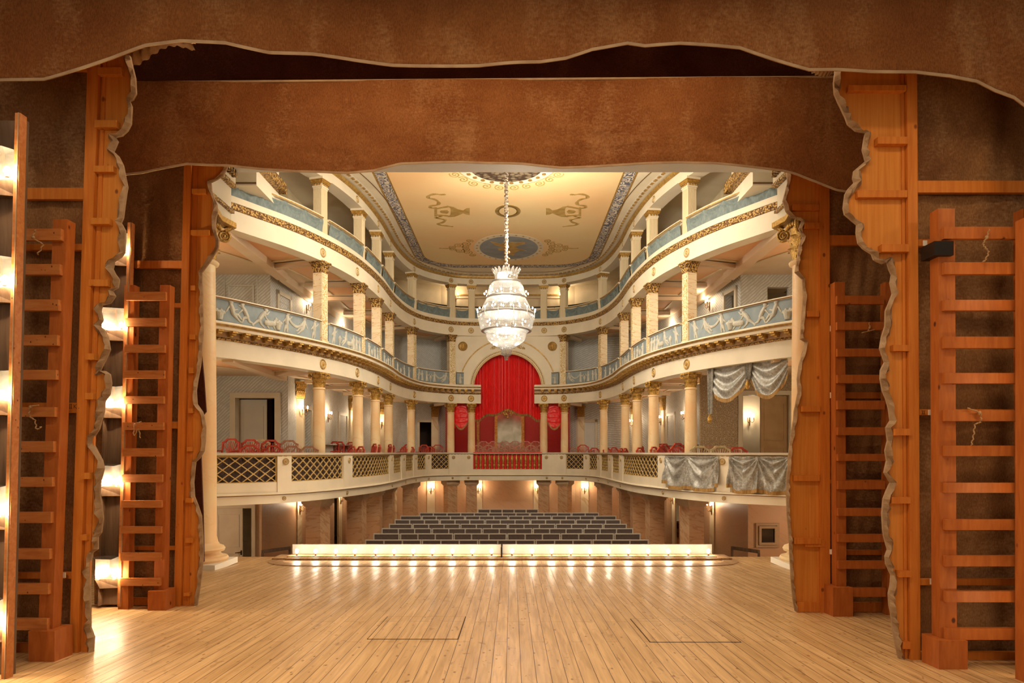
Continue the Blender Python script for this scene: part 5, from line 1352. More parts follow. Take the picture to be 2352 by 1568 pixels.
G = 'fan-backed armchairs along the right gallery'
rl = [('red', 1447, 1030, 19.2, 1.1, 'touching the fourth right column, nearer'), ('red', 1457, 1030, 18.4, 1.1, 'left of the third right column'), ('red', 1488, 1021, 19.6, .9, 'between the third and second right columns, back one'), ('red', 1491, 1029, 17.6, .9, 'between the third and second right columns, front one'),
      ('red', 1525, 1027, 16.2, .9, 'just past the second right column, front row'), ('red', 1526, 1020, 18.8, .8, 'behind the second right column, back row first of three'), ('red', 1536, 1020, 18.3, .8, 'behind the second right column, back row second of three'), ('red', 1547, 1020, 17.8, .8, 'behind the second right column, back row third of three'), ('red', 1541, 1028, 15.9, .8, 'between the first two right columns, front row middle'),
      ('red', 1569, 1027, 15.3, .4, 'beside the first right column, front row'), ('red', 1577, 1019, 16.1, .6, 'beside the first right column, back row'),
      ('red', 1344, 1022, 25.2, .2, 'beside the outer column right of the royal box'), ('brown', 1322, 1030, 25.2, .2, 'low behind the rail right of the royal box'), ('red', 1375, 1029, 24.6, .5, 'before the closed rear door on the right'), ('red', 1408, 1029, 23.2, .8, 'between the fifth and fourth right columns, rear one'), ('red', 1426, 1028, 22.0, .8, 'between the fifth and fourth right columns, front one')]
for k, px, yt, D, rz, lb in rl: A_(k, px, yt, D, rz, lb, G)
G = 'armchairs in the silver draped right box'
A_('cream', 1617, 1025, 14.4, .1, 'in the right box, beside the first right column', G); A_('cream', 1666, 1025, 14.0, .1, 'in the right box, above the silver drape nearest the stage', G)
A_('brown', 1641, 1026, 15.0, .15, 'in the right box, between the two cream ones', G); A_('brown', 1690, 1027, 15.1, .15, 'in the right box, right of the cream ones', G); A_('red', 1708, 1028, 14.6, .15, 'in the right box, before the open door', G)
G = 'fan-backed armchairs in the royal box'
for k, px in enumerate((1110, 1133.6, 1159, 1183, 1208, 1231)): A_('brown', px, 1013.6, 27.4, 0, f'in the royal box, back row, {ORD[k]} from the left end', G)
for k, px in enumerate((1097, 1121, 1146, 1171, 1195, 1220, 1243)): A_('brown', px, 1023, 26.6, 0, f'in the royal box, middle row, {ORD[k]} from the left end', G)
for k, px in enumerate((1106, 1130, 1154, 1179, 1204, 1229)): A_('brown', px, 1029.5, 25.9, 0, f'in the royal box, front row, {ORD[k]} from the left end', G)
rz_ = MB()
for (x, y, z) in RIS:
    if z > -.77: rz_.bb(x - .33, x + .33, y - .33, y + .33, -.80, z)
struct('floor_riser', rz_, M['hallfloor'])
# low partitions on the first tier
for sx, nm in ((-1, 'left'), (1, 'right')):
    t = thing('partition', f'low white panelled partition behind the front chairs in the {nm} gallery', 'partition')
    xa = sx * 4.75
    MB().bb(min(xa, xa + sx * .06), max(xa, xa + sx * .06), 17.0, 21.5, -.8, PZ(1021, 17.6)).build('panel', M['wallplain'], t)
    MB().bb(xa - .06, xa + .12 * 1, 16.95, 21.55, PZ(1021, 17.6), PZ(1021, 17.6) + .03).build('cap', M['seatframe'], t)
# ================================================================ PARTERRE BENCHES
rows = [(14.5, -1.86, 838, [3, 3, 3, 3, 3]), (15.6, -1.86, 857, [1.5, 3, 3, 3, 3, 1.5]), (16.68, -1.86, 876, [3, 3, 3, 3, 3]), (17.7, -1.86, 893, [1.5, 3, 3, 3, 3, 1.5]),
        (18.86, -1.86, 906, [3, 3, 3, 3, 3]), (19.97, -1.86, 919, [1.5, 3, 3, 3, 3, 1.5]), (20.97, -1.86, 963, [5, 3, 3, 2]), (22.3, -1.86, 1097, [5])]
cols = {0: 15, 1: 15, 2: 15, 3: 15, 4: 15, 5: 15, 6: 13, 7: 5}
pe = [1490.7, 1472, 1455, 1440, 1426, 1416, 1376, 1237]
for r, (D, zt, px0, secs) in enumerate(rows):
    X0, X1 = PX(px0, D), PX(pe[r], D); tot = sum(secs); un = (X1 - X0) / tot; x = X0
    zt = PZ([1239, 1224.7, 1212.8, 1202.7, 1192.6, 1184, 1177, 1168.7][r], D)
    for k, n in enumerate(secs):
        wd = un * n - .02; cx = x + un * n / 2; x += un * n
        rw = ORD[r] + ' row from footlights' if r < 7 else 'rearmost short row'
        lab = f'grey framed dark bench, {rw}, {ORD[k]} section from the left' if len(secs) > 1 else 'grey framed dark upholstered bench of five panels, alone at the back'
        t = thing('bench', lab, 'bench', (cx, D, 0), 0, 'parterre benches')
        h = .165; f = MB(); cells = 1 if n == 1.5 else int(n)
        f.bb(-wd / 2, wd / 2, -.02, .02, zt - .022, zt).bb(-wd / 2, wd / 2, -.02, .02, zt - h, zt - h + .018)
        for c in range(cells + 1):
            xx = -wd / 2 + .011 + (wd - .022) * c / cells; f.bb(xx - .011, xx + .011, -.02, .02, zt - h - (.24 if c in (0, cells) else 0), zt)
        f.build('back_frame', M['seatframe'], t)
        for c in range(cells):
            a = -wd / 2 + (wd) * c / cells; MB().bb(a + .018, a + wd / cells - .018, -.012, .012, zt - h + .018, zt - .022).build('back_panel', M['seatpanel'], t)
        MB().bb(-wd / 2, wd / 2, -.44, .0, zt - .42, zt - .35).build('seat', M['seatpanel'], t)
        for xx in (-wd / 2 + .03, wd / 2 - .03):
            for yy in (-.40, -.04): MB().bb(xx - .02, xx + .02, yy - .02, yy + .02, max(-3.0, zt - .95), zt - .42).build('leg', M['seatframe'], t)
# ================================================================ FOOTLIGHTS
M['footboard'] = mat('footlight_board', (0.30, 0.27, 0.22), .5); YF = 12.78; zf = FZ(YF)
t = thing('footlight_trough', 'long white-backed footlight trough with wooden sill along the stage edge', 'footlight trough')
xa, xb = PX(660, YF), PX(1646, YF); xm = PX(1152, YF)
for (a, b) in ((xa, xm - .015), (xm + .015, xb)):
    MB().bb(a, b, YF + .30, YF + .33, zf - .01, zf + .245).build('backboard', M['footboard'], t)
    MB().bb(a, b, YF - .02, YF + .30, zf + .05, zf + .065).bb(a, b, YF - .03, YF - .0, zf, zf + .06).build('trough_front', M['plank'], t)
MB().bb(xa - .25, xb + .25, YF - .12, YF + .36, zf - .002, zf + .045).build('sill', M['plank'], t)
MB().bb(xm - .012, xm + .012, YF - .05, YF + .30, zf, zf + .24).build('centre_bracket', M['black'], t)
fl = None
xs = [682, 725, 771, 815, 863, 905, 949, 993, 1039, 1085, 1129, 1176, 1222, 1267, 1311, 1355, 1398, 1443, 1489, 1535, 1581, 1627]
for i, px in enumerate(xs):
    lb = f'lit footlight bulb, {ORD[i]} from the left end of the trough' if i < 11 else f'lit footlight bulb, {ORD[21 - i]} from the right end of the trough'
    if fl is None:
        fl = thing('footlight', 'x', 'footlight'); MB().lathe([(.02, 0), (.02, .03), (.013, .04)], 10).build('socket', M['bronze'], fl, True)
        MB().ball((0, 0, .09), (.033, .033, .042), 10, 8).build('bulb', M['footbulb'], fl, True); flp = Proto(fl)
    flp.place((PX(px, YF + .05), YF + .05, zf + .065), 0, lb, 'footlights in the trough')
# apron edge plank and trapdoors
ap = Path([(-4.25, 13.05), (-4.3, 12.5), (-4.05, 12.02), (-3.6, 11.82), (-2.5, 11.78), (0, 11.78)])
mb = MB().sweep(ap, 0, ap.T, [(-.26, 0.0), (0, 0.0), (0, .012), (-.26, .012)])
mb.v = [(x, y, z + FZ(y)) for (x, y, z) in mb.v]
tag(mb.build('apron_plank', M['plank']), 'bent plank band curving round the front of the footlights', 'plank')
def trap(px0, px1, y0, y1, lb):
    Da = 1.5 / ((1038 - y1) / -FPX - .04); Db = 1.5 / ((1038 - y0) / -FPX - .04)
    x0, x1 = PX(px0, (Da + Db) / 2), PX(px1, (Da + Db) / 2); g = .008
    t = thing('trapdoor', lb, 'trapdoor')
    slope(MB(), [(x0 + g, Da + g), (x1 - g, Da + g), (x1 - g, Db - g), (x0 + g, Db - g)], .01, .004).build('lid', M['floor'], t)
    e = MB()
    for q in ([(x0, Da), (x1, Da), (x1, Da + g), (x0, Da + g)], [(x0, Db - g), (x1, Db - g), (x1, Db), (x0, Db)], [(x0, Da), (x0 + g, Da), (x0 + g, Db), (x0, Db)], [(x1 - g, Da), (x1, Da), (x1, Db), (x1 - g, Db)]): slope(e, q, .01, .003)
    e.build('seam', M['dark'], t)
trap(868, 1062, 1416, 1468, 'floor trapdoor with dark seams left of the stage centre line')
trap(1468, 1662, 1421, 1475, 'floor trapdoor with dark seams right of the stage centre line')
# ================================================================ GIANT PROSCENIUM COLUMNS
def giant():
    t = thing('proscenium_column', 'x', 'column'); r = .275; H = 5.26
    MB().bb(-.47, .47, -.47, .47, 0, .10).build('plinth', M['white'], t)
    MB().lathe([(.45, .10), (.47, .14), (.45, .18), (.38, .19), (.34, .23), (.34, .26), (.40, .27), (.415, .31), (.39, .35), (.33, .37), (.30, .42)], 40).build('base', M['marble_col'], t, True)
    MB().lathe([(.30, .42), (r, .52), (r, 2.0), (r * .93, H - .08), (r * 1.10, H - .06), (r * 1.15, H - .02), (r * 1.08, H)], 40).build('shaft', M['marble_col'], t, True)
    c = MB(); h = .78; r2 = r * .92
    c.lathe([(r2, H), (r2 * .96, H + .1), (r2 * .98, H + .4), (r2 * 1.25, H + .62)], 20)
    for row, (z0, hh, cu) in enumerate([(H, .26, .10), (H + .10, .38, .15)]):
        for k in range(8): leaf(c, r2 * 1.02, z0, hh, .17, cu, 2 * PI * (k + row * .5) / 8, 8)
    for k in range(4):
        a = PI / 4 + k * PI / 2
        volute(c, (math.cos(a) * .42, math.sin(a) * .42, H + .52), .115, a, 2.3, .024)
        volute(c, (math.cos(a) * .42 - math.sin(a) * .03, math.sin(a) * .42 + math.cos(a) * .03, H + .52), .115, a, 2.3, .018)
        b = k * PI / 2
        for j in range(-2, 3): c.ball((math.cos(b + j * .2) * r2 * 1.3, math.sin(b + j * .2) * r2 * 1.3, H + .60), (.038, .038, .045), 7, 5)
        c.tube([(math.cos(a) * .42, math.sin(a) * .42, H + .62), (math.cos(a) * .52, math.sin(a) * .52, H + .68), (math.cos(a) * .5, math.sin(a) * .5, H + .74)], [.05, .05, .03], 7)
    pts = []
    for k in range(4):
        a = PI / 4 + k * PI / 2; R = .62
        pts += [(math.cos(a - .1) * R, math.sin(a - .1) * R), (math.cos(a + .1) * R, math.sin(a + .1) * R), (math.cos(a + PI / 4) * R * .64, math.sin(a + PI / 4) * R * .64)]
    c.prism(pts, H + .69, H + h, 'xy'); c.build('capital', M['gold'], t, True)
    e = MB(); z = H + h
    e.bb(-.30, .30, -.30, .6, z, z + .70); e.build('entablature_block', M['cream'], t)
    g = MB().bb(-.36, .36, -.36, .6, z + .24, z + .29).bb(-.40, .40, -.40, .6, z + .70, z + .76)
    for j in range(10):
        u = -.36 + .08 * j; g.bb(u - .02, u + .02, -.44, -.36, z + .84, z + .96); g.bb(.36, .46, u * 1.2 - .02, u * 1.2 + .03, z + .84, z + .96); g.bb(-.46, -.36, u * 1.2 - .02, u * 1.2 + .03, z + .84, z + .96)
    g.build('gilt_mouldings', M['carved'], t)
    MB().bb(-.38, .38, -.38, .6, z + .76, z + 1.3).build('cornice', M['cream'], t)
    return t
gi = Proto(giant()); YG = 11.75
gi.place((-5.22, YG, FZ(YG)), 0, 'giant marble column with volute capital at the left of the stage opening', 'giant proscenium columns')
gi.place((5.26, YG, FZ(YG)), 0, 'giant marble column with volute capital at the right of the stage opening', 'giant proscenium columns')
# entablature returns between proscenium and auditorium
for sx, nm in ((-1, 'left'), (1, 'right')):
    t = thing('proscenium_beam', f'cream entablature beam with gilt moulding over the top tier front on the {nm}', 'beam')
    x0, x1 = (-6.6, PX(589, 12.95)) if sx < 0 else (PX(1729, 12.95), 6.6)
    MB().bb(x0, x1, 12.95, 14.2, 5.06, 6.45).build('beam', M['cream'], t)
    xe = x1 if sx < 0 else x0
    MB().bb(min(xe, xe - sx * .16), max(xe, xe - sx * .16), 13.0, 14.2, 5.36, 5.56).build('gilt_moulding', M['carved'], t)
    MB().bb(x0, x1, 12.93, 12.95, 5.09, 5.11).build('line', M['bronze'], t)
# ================================================================ STAGE BORDERS (hanging cloths)
def border(D, top, bot, m, label, name='border_cloth', seed=1, hem=True, amp=.03, thick=.012):
    t = thing(name, label, 'stage border')
    def yb(px, L=bot):
        for (a, za), (b, zb) in zip(L, L[1:]):
            if px <= b: return za + (zb - za) * (px - a) / (b - a)
        return L[-1][1]
    p0, p1 = bot[0][0], bot[-1][0]; rn = random.Random(seed); ph = [rn.random() * 6 for _ in range(8)]
    def f(u, v):
        px = p0 + (p1 - p0) * u; ty = top(px); y = ty + (yb(px) - ty) * v
        d = amp * (math.sin(u * 17 + ph[0] + v * 1.5) * .5 + .35 * math.sin(u * 41 + ph[1] + v * 4) * v + .05 * math.sin(u * 13 + v * 31 + ph[2]) + .06 * math.sin(u * 70 + v * 19 + ph[3]) + .025 * math.sin(u * 33 - v * 47 + ph[4]))
        q = P(px, y, D); return (q.x, q.y + d, q.z)
    o = MB().grid(f, 260, 60).build('cloth', m, t, True); s = o.modifiers.new('s', 'SOLIDIFY'); s.thickness = thick
    if hem:
        h = MB().grid(lambda u, v: (lambda a: (a[0], a[1] - .012, a[2] - .006 + .022 * (1 - v)))(f(u, 1.0)), 260, 1).build('hem', M['hem'], t); s = h.modifiers.new('s', 'SOLIDIFY'); s.thickness = .008
    return t
b1 = [(-120, 190), (0, 187), (100, 183), (160, 165), (260, 138), (340, 112), (420, 102), (520, 104), (620, 125), (720, 130), (820, 142), (900, 150), (1000, 152), (1100, 155), (1180, 150), (1240, 148), (1300, 138), (1360, 118), (1440, 106), (1480, 113), (1560, 107), (1650, 110), (1700, 112), (1760, 130), (1860, 162), (1920, 163), (2000, 168), (2100, 168), (2180, 178), (2240, 192), (2280, 215), (2320, 232), (2352, 258), (2480, 330)]
border(5.3, lambda p: -520, b1, M['border'], 'large brown canvas border with scalloped hem hanging nearest across the top', seed=2, amp=.035)
b2 = [(255, 412), (285, 404), (330, 400), (400, 385), (430, 378), (520, 380), (600, 390), (680, 396), (740, 397), (800, 400), (860, 396), (920, 380), (1000, 375), (1060, 373), (1120, 376), (1200, 378), (1290, 386), (1360, 385), (1440, 382), (1500, 378), (1560, 375), (1640, 377), (1740, 387), (1800, 393), (1830, 400), (1880, 420), (1920, 438), (1950, 444), (2010, 450)]
border(7.25, lambda p: 190 - 12 * max(0, min(1, (p - 270) / 1650)), b2, M['border'], 'brown canvas border behind the nearest one, directly above the view of the hall', seed=5)
tag(MB().tube([P(255, 190, 7.25), P(2010, 176, 7.25)], .014, 8).build('batten_pipe', M['hem']), 'thin pale batten along the top edge of the second canvas border', 'batten')
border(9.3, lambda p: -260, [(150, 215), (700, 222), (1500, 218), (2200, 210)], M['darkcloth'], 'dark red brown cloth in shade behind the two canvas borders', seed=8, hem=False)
def bulge(px0, px1, yt, sagpts, D, lb):
    t = thing('canvas_swag', lb, 'canvas')
    def f(u, v):
        px = px0 + (px1 - px0) * u; a = yt(u); b = sagpts(u); q = P(px, a + (b - a) * v, D); return (q.x, q.y - .06 * math.sin(PI * v) - .015 * math.sin(u * 60 + v * 5), q.z)
    MB().grid(f, 50, 14).build('cloth', M['edgecloth'], t, True)
bulge(262, 450, lambda u: 100, lambda u: 148 - 40 * u + 14 * math.sin(u * 7), 6.3, 'crumpled canvas bulge peeking under the nearest border above the left flat')
bulge(1858, 1932, lambda u: 150, lambda u: 163 + 13 * math.sin(PI * min(1, u * 1.1)), 6.3, 'small canvas bulge peeking under the nearest border above the right flat')
# ================================================================ SCENERY FLATS
def flat_frame(D, outline, side, stile, inner, rails, ties, canvas_to, ytop, ybot, label, seed, edge=.03):
    """outline: jagged profile edge in image points at distance D; side -1 = left wing (profile faces right)"""
    t = thing('scenery_flat', label, 'stage flat'); rn = random.Random(seed)
    pp = lambda px, py, d=D: ((PX(px, d)), PZ(py, d))
    (sx0, sx1), (bx0, bx1) = stile            # stile left/right px at top and bottom
    def sx(y, k): f = (y - ytop) / (ybot - ytop); return (sx0[k] + (bx_[k] - sx0[k]) * f)
    sx0 = stile[0]; bx_ = stile[1]
    # profile board between the stile and the jagged edge
    inn = [(sx(ytop, 1 if side < 0 else 0), ytop), (sx(ybot, 1 if side < 0 else 0), ybot)]
    poly = [pp(x, y) for x, y in outline] + [pp(*inn[1]), pp(*inn[0])]
    MB().prism(poly, D, D + .022).build('profile_board', M['pineboard'], t)
    # main stile
    q = [pp(sx(ytop, 0), ytop), pp(sx(ytop, 1), ytop), pp(sx(ybot, 1), ybot), pp(sx(ybot, 0), ybot)]
    MB().prism(q, D - .045, D + .02).build('stile', M['pine'], t)
    if inner:
        (a0, a1), (c0, c1) = inner; q = [pp(a0, ytop), pp(a1, ytop), pp(c1, ybot), pp(c0, ybot)]
        MB().prism(q, D - .012, D + .01).build('inner_stile', M['pine'], t)
    for (px0, px1, y0, y1) in rails: MB().prism([pp(px0, y0), pp(px1, y0), pp(px1, y1), pp(px0, y1)], D - .03, D + .015).build('rail', M['pine'], t)
    for k_, (px0, px1, y0, y1) in enumerate(ties): MB().prism([pp(px0, y0), pp(px1, y0), pp(px1, y1), pp(px0, y1)], D - .052 - .015 * (k_ % 2), D).build('tie_batten', M['pineboard' if seed % 2 else 'pine'], t)
    # painted canvas behind the frame, with wrinkles
    xa = canvas_to; ph = rn.random() * 6
    def f(u, v):
        y = ytop + (ybot - 4 - ytop) * v; px = xa + (sx(y, 0 if side < 0 else 1) - xa) * u; r = pp(px, y, D + .05)
        return (r[0], D + .05 + .012 * math.sin(u * 9 + v * 13 + ph) + .006 * math.sin(u * 31 - v * 23), r[1])
    MB().grid(f, 50, 90).build('canvas', M['canvas'], t, True)
    # frayed canvas turned over the jagged edge
    e = MB(); pts = []
    for (a, b) in zip(outline, outline[1:]):
        n = max(1, int(math.hypot(b[0] - a[0], b[1] - a[1]) / 9))
        for k in range(n): pts.append((a[0] + (b[0] - a[0]) * k / n, a[1] + (b[1] - a[1]) * k / n))
    pts.append(outline[-1]); wd = 0
    N = len(pts); L = []
    for i, (x, y) in enumerate(pts):
        if i % 2 == 0: wd = edge * (0.15 + rn.random() * 1.25) * FPX / D
        L.append((x + side * wd * (0.7 + .5 * rn.random()), y + (rn.random() - .5) * 8, wd))
    vs = []
    for i, (x, y) in enumerate(pts):
        o1 = pp(x - side * 2.5, y); o2 = pp((x + L[i][0]) / 2, y); o3 = pp(L[i][0], L[i][1])
        vs += [(o1[0], D + .012, o1[1]), (o1[0], D - .012, o1[1]), (o2[0] + .4 * edge * (rn.random() - .5), D - .015 - .045 * rn.random(), o2[1]), (o3[0], D - .006 - .02 * rn.random(), o3[1])]
    e.add(vs, [(4 * i + j, 4 * i + j + 1, 4 * i + j + 5, 4 * i + j + 4) for i in range(N - 1) for j in range(3)])
    o = e.build('canvas_edge', M['edgecloth'], t); s = o.modifiers.new('s', 'SOLIDIFY'); s.thickness = .005
    MB().tube([Vector((pp(x - side * 3, y)[0], D - .002, pp(x - side * 3, y)[1])) for x, y in pts], .0055, 5).build('hem_cord', M['hem'], t)
    return t
L1 = [(296, 130), (303, 160), (308, 180), (310, 215), (303, 228), (295, 232), (300, 245), (298, 285), (290, 300), (278, 311), (262, 315), (268, 325), (258, 348), (270, 360), (280, 380), (284, 400), (290, 430), (287, 445), (283, 475), (280, 500), (275, 512), (285, 530), (283, 580), (275, 590), (260, 600), (256, 618), (262, 630), (271, 642), (268, 660), (255, 668), (262, 680), (252, 695), (232, 700), (228, 712), (233, 735), (226, 748), (238, 760), (245, 775), (250, 803), (240, 825), (222, 862), (240, 853), (250, 860), (253, 880), (249, 905), (238, 920), (236, 945), (225, 985), (212, 1005), (211, 1018), (220, 1035), (232, 1058), (236, 1075), (229, 1100), (226, 1130), (231, 1165), (234, 1190), (230, 1222), (222, 1232), (222, 1260), (210, 1268), (205, 1290), (204, 1350), (205, 1440), (213, 1462), (211, 1497)]
flat_frame(5.95, L1, -1, ((209, 235), (166, 186)), ((238, 246), (190, 203)), [(-60, 208, 154, 164), (60, 197, 434, 460), (-60, 172, 1475, 1497), (-60, 190, 925, 948), (-60, 182, 1313, 1327), (50, 195, 562, 576)],
           [(232, 286, 162, 178), (228, 277, 284, 300), (223, 268, 386, 400), (219, 260, 506, 520), (212, 255, 645, 660), (207, 226, 814, 828), (204, 222, 903, 918), (198, 216, 1085, 1099), (193, 207, 1226, 1239)], -120, 128, 1499,
           'scenery flat with jagged canvas edge standing nearest on the left', 1, .032)
L2 = [(526, 372), (522, 381), (510, 402), (496, 412), (482, 419), (484, 438), (490, 456), (496, 470), (497, 487), (493, 500), (492, 520), (494, 538), (500, 552), (499, 566), (490, 584), (479, 602), (470, 614), (461, 626), (462, 650), (463, 680), (464, 759), (461, 806), (458, 840), (452, 870), (448, 897), (450, 928), (462, 945), (466, 955), (470, 982), (469, 1010), (466, 1035), (456, 1052), (447, 1060), (445, 1077), (442, 1108), (444, 1140), (452, 1160), (460, 1184), (463, 1230), (464, 1280), (460, 1320), (457, 1345), (453, 1370), (450, 1390)]
flat_frame(8.13, L2, -1, ((427, 444), (403, 419)), ((446, 456), (421, 435)), [(312, 424, 600, 617), (396, 424, 697, 707), (396, 420, 968, 984), (310, 412, 1253, 1262), (230, 405, 1372, 1388)],
           [(445, 476, 437, 448), (444, 486, 532, 543), (442, 452, 658, 669), (441, 452, 770, 781), (438, 448, 845, 858), (438, 447, 938, 949), (434, 446, 1026, 1036), (432, 447, 1143, 1153), (430, 447, 1234, 1245), (428, 441, 1359, 1366)], 215, 360, 1392,
           'scenery flat with jagged canvas edge second on the left, before the giant column', 3, .018)
R2 = [(1812, 372), (1810, 395), (1812, 420), (1801, 462), (1808, 485), (1818, 497), (1835, 503), (1845, 507), (1838, 525), (1846, 545), (1838, 567), (1833, 600), (1829, 625), (1846, 641), (1848, 680), (1845, 725), (1841, 778), (1852, 785), (1846, 810), (1838, 840), (1834, 870), (1836, 900), (1827, 945), (1826, 960), (1820, 1000), (1815, 1035), (1811, 1090), (1809, 1127), (1811, 1184), (1815, 1230), (1817, 1275), (1820, 1330), (1824, 1375), (1829, 1402)]
flat_frame(7.73, R2, 1, ((1878, 1901), (1881, 1903)), None, [(1901, 1974, 542, 564), (1901, 1916, 748, 762), (1901, 2040, 901, 915), (1901, 2040, 1101, 1110), (1901, 2040, 1262, 1273), (1901, 2050, 1382, 1404), (1828, 1881, 1381, 1404)],
           [(1816, 1877, 473, 486), (1843, 1877, 516, 528), (1849, 1877, 716, 729), (1837, 1878, 933, 946), (1820, 1879, 1091, 1104), (1821, 1880, 1234, 1247), (1846, 1891, 1240, 1254)], 2062, 360, 1405,
           'orange lit scenery flat standing second on the right, overlapping the giant column', 4, .006)
R1 = [(1922, 150), (1921, 168), (1918, 190), (1919.5, 215), (1928, 235), (1944, 268), (1950, 285), (1968, 300), (1991, 304), (1987, 325), (1984, 344), (1991, 371), (1975, 385), (1964, 394), (1962, 410), (1965, 420), (1950, 436), (1944, 447), (1940, 478), (1943, 492), (1958, 505), (1971, 516), (1970, 535), (1974, 558), (1985, 570), (2005, 583), (2010, 596), (2029, 605), (2036, 596), (2043, 593), (2041, 605), (2046, 620), (2051, 631), (2048, 650), (2053, 675), (2043, 700), (2037, 714), (2036, 749), (2028, 775), (2024, 800), (2035, 832), (2026, 850), (2025, 870), (2030, 897), (2038, 915), (2044, 936), (2048, 966), (2038, 982), (2042, 1012), (2036, 1035), (2040, 1058), (2034, 1085), (2048, 1108), (2040, 1125), (2032, 1146), (2029, 1177), (2031, 1215), (2033, 1230), (2042, 1262), (2036, 1278), (2038, 1295), (2050, 1320), (2048, 1345), (2044, 1364), (2046, 1391), (2049, 1405), (2054, 1449), (2062, 1489), (2069, 1517)]
flat_frame(5.72, R1, 1, ((2076, 2099), (2084, 2107)), ((2068, 2075), (2076, 2083)), [(2100, 2360, 418, 445), (2100, 2155, 552, 567), (2107, 2360, 940, 953), (2107, 2142, 1328, 1342), (2107, 2360, 1495, 1517), (2185, 2360, 1328, 1342)],
           [(1943, 2074, 203, 215), (2007, 2075, 322, 338), (1964, 2076, 442, 458), (2016, 2078, 566, 583), (2044, 2081, 794, 808), (2046, 2083, 985, 1000), (2040, 2084, 1140, 1155), (2056, 2085, 1308, 1322), (2066, 2085, 1470, 1486)], 2420, 140, 1519,
           'orange lit scenery flat with jagged canvas edge standing nearest on the right', 6, .030)
# ================================================================ LADDER FRAMES
def ladder(D, rail_t, rail_b, face_w, side_w, y0, y1, foot, rungs, rdir, far, label, m='redwood', rm='rung'):
    """ladder-like carriage frame: near rail (px at top/bottom), rungs running to the far rail"""
    t = thing('ladder_frame', label, 'ladder')
    X = lambda y: rail_t + (rail_b - rail_t) * (y - y0) / (y1 - y0)
    w2 = face_w
    xa, xb = PX(rail_t, D), PX(rail_b, D); z0, z1 = PZ(y0, D), FZ(D)
    wf = (face_w + side_w) * D / FPX; dp = .11
    sgn = 1 if rdir < 0 else -1
    def post(xt, xb_, nm, wd):
        MB().add([(xt, D - dp / 2, z0), (xt + wd, D - dp / 2, z0), (xt + wd, D + dp / 2, z0), (xt, D + dp / 2, z0), (xb_, D - dp / 2, z1), (xb_ + wd, D - dp / 2, z1), (xb_ + wd, D + dp / 2, z1), (xb_, D + dp / 2, z1)],
                 [(0, 1, 2, 3), (4, 7, 6, 5), (0, 4, 5, 1), (1, 5, 6, 2), (2, 6, 7, 3), (3, 7, 4, 0)]).build(nm, M[m], t)
    post(xa, xb, 'rail', wf)
    fo = (far - rail_t) * D / FPX; post(xa + fo, xb + fo, 'rail', wf)
    f0, f1, fy = foot
    MB().bb(PX(f0, D), PX(f1, D), D - .13, D + .10, FZ(D) - .005, PZ(fy, D)).build('foot', M[m], t)
    for (ya, yb) in rungs:
        e = X((ya + yb) / 2); xin = e + (face_w * .75 if rdir < 0 else side_w * .9 + 2)
        x0 = PX(min(xin, e + far - rail_t), D - .07); x1 = PX(max(xin, e + far - rail_t), D - .07)
        MB().bb(x0, x1, D - .095, D - .05, PZ(yb, D - .07), PZ(ya, D - .07)).build('rung', M[rm], t)
    return t
ladder(7.94, 373, 358, 14, 9, 657, 1396, (353, 393, 1352), [(671, 690), (731, 750), (792, 810), (851, 869), (910, 927), (970, 987), (1029, 1048), (1089, 1107), (1149, 1165), (1208, 1224), (1268, 1287), (1327, 1344)], -1, 292, 'old timber ladder frame beside the lamp column in the second left wing')
ladder(5.75, 132, 96, 18, 14, 508, 1510, (90, 149, 1440), [(527, 553), (608, 632), (689, 714), (770, 794), (850, 872), (935, 957), (1013, 1038), (1095, 1117), (1175, 1200), (1259, 1283), (1339, 1363), (1419, 1445)], -1, 20, 'old timber ladder frame nearest on the left, with worn rungs')
ladder(7.6, 1912, 1916, 16, 7, 650, 1408, (1901, 1946, 1344), [(680, 699), (740, 758), (801, 819), (861, 880), (920, 940), (981, 999), (1042, 1058), (1104, 1123), (1166, 1184), (1226, 1244), (1287, 1305), (1349, 1369)], 1, 2028, 'reddish timber ladder frame in the second right wing', rm='redwood')
ladder(5.52, 2145, 2150, 19, 19, 484, 1530, (2134, 2198, 1461), [(523, 550), (604, 631), (690, 714), (774, 800), (857, 881), (942, 967), (1023, 1047), (1108, 1131), (1192, 1216), (1275, 1299), (1356, 1381), (1441, 1467)], 1, 2338, 'reddish timber ladder frame nearest on the right, with black tape on its rail', rm='redwood')
tag(MB().bb(PX(2141, 5.45), PX(2185, 5.45), 5.42, 5.60, PZ(588, 5.45), PZ(556, 5.45)).build('black_tape', M['black']), 'black tape wrapped round the rail of the nearest right ladder', 'tape')
def ropeloop(pts, D, lb):
    q = [P(x, y, D) + Vector((0, -.01 * math.sin(i * 2), 0)) for i, (x, y) in enumerate(catmull(pts, 6))]
    tag(MB().tube(q, .0055, 6).ball(tuple(P(*pts[1], D)), .016, 6, 5).build('rope', M['rope'], None, True), lb, 'rope')
ropeloop([(2272, 527), (2266, 545), (2258, 560), (2264, 570), (2270, 580), (2262, 598), (2258, 600)], 5.40, 'short knotted rope on the top rung of the nearest right ladder')
ropeloop([(2222, 937), (2250, 948), (2252, 968), (2240, 975), (2236, 1000), (2231, 1022)], 5.40, 'thin cord hanging from the middle rungs of the nearest right ladder')
ropeloop([(1996, 741), (1998, 752), (1994, 760), (2008, 757), (1980, 764)], 7.48, 'small rope knot on a rung of the second right ladder')
ropeloop([(82, 528), (76, 545), (84, 552), (98, 562), (86, 584)], 5.62, 'rope end looped on the top rung of the nearest left ladder')
ropeloop([(90, 930), (70, 935), (68, 955), (80, 965), (84, 985), (95, 980)], 5.62, 'rope loop on a middle rung of the nearest left ladder')
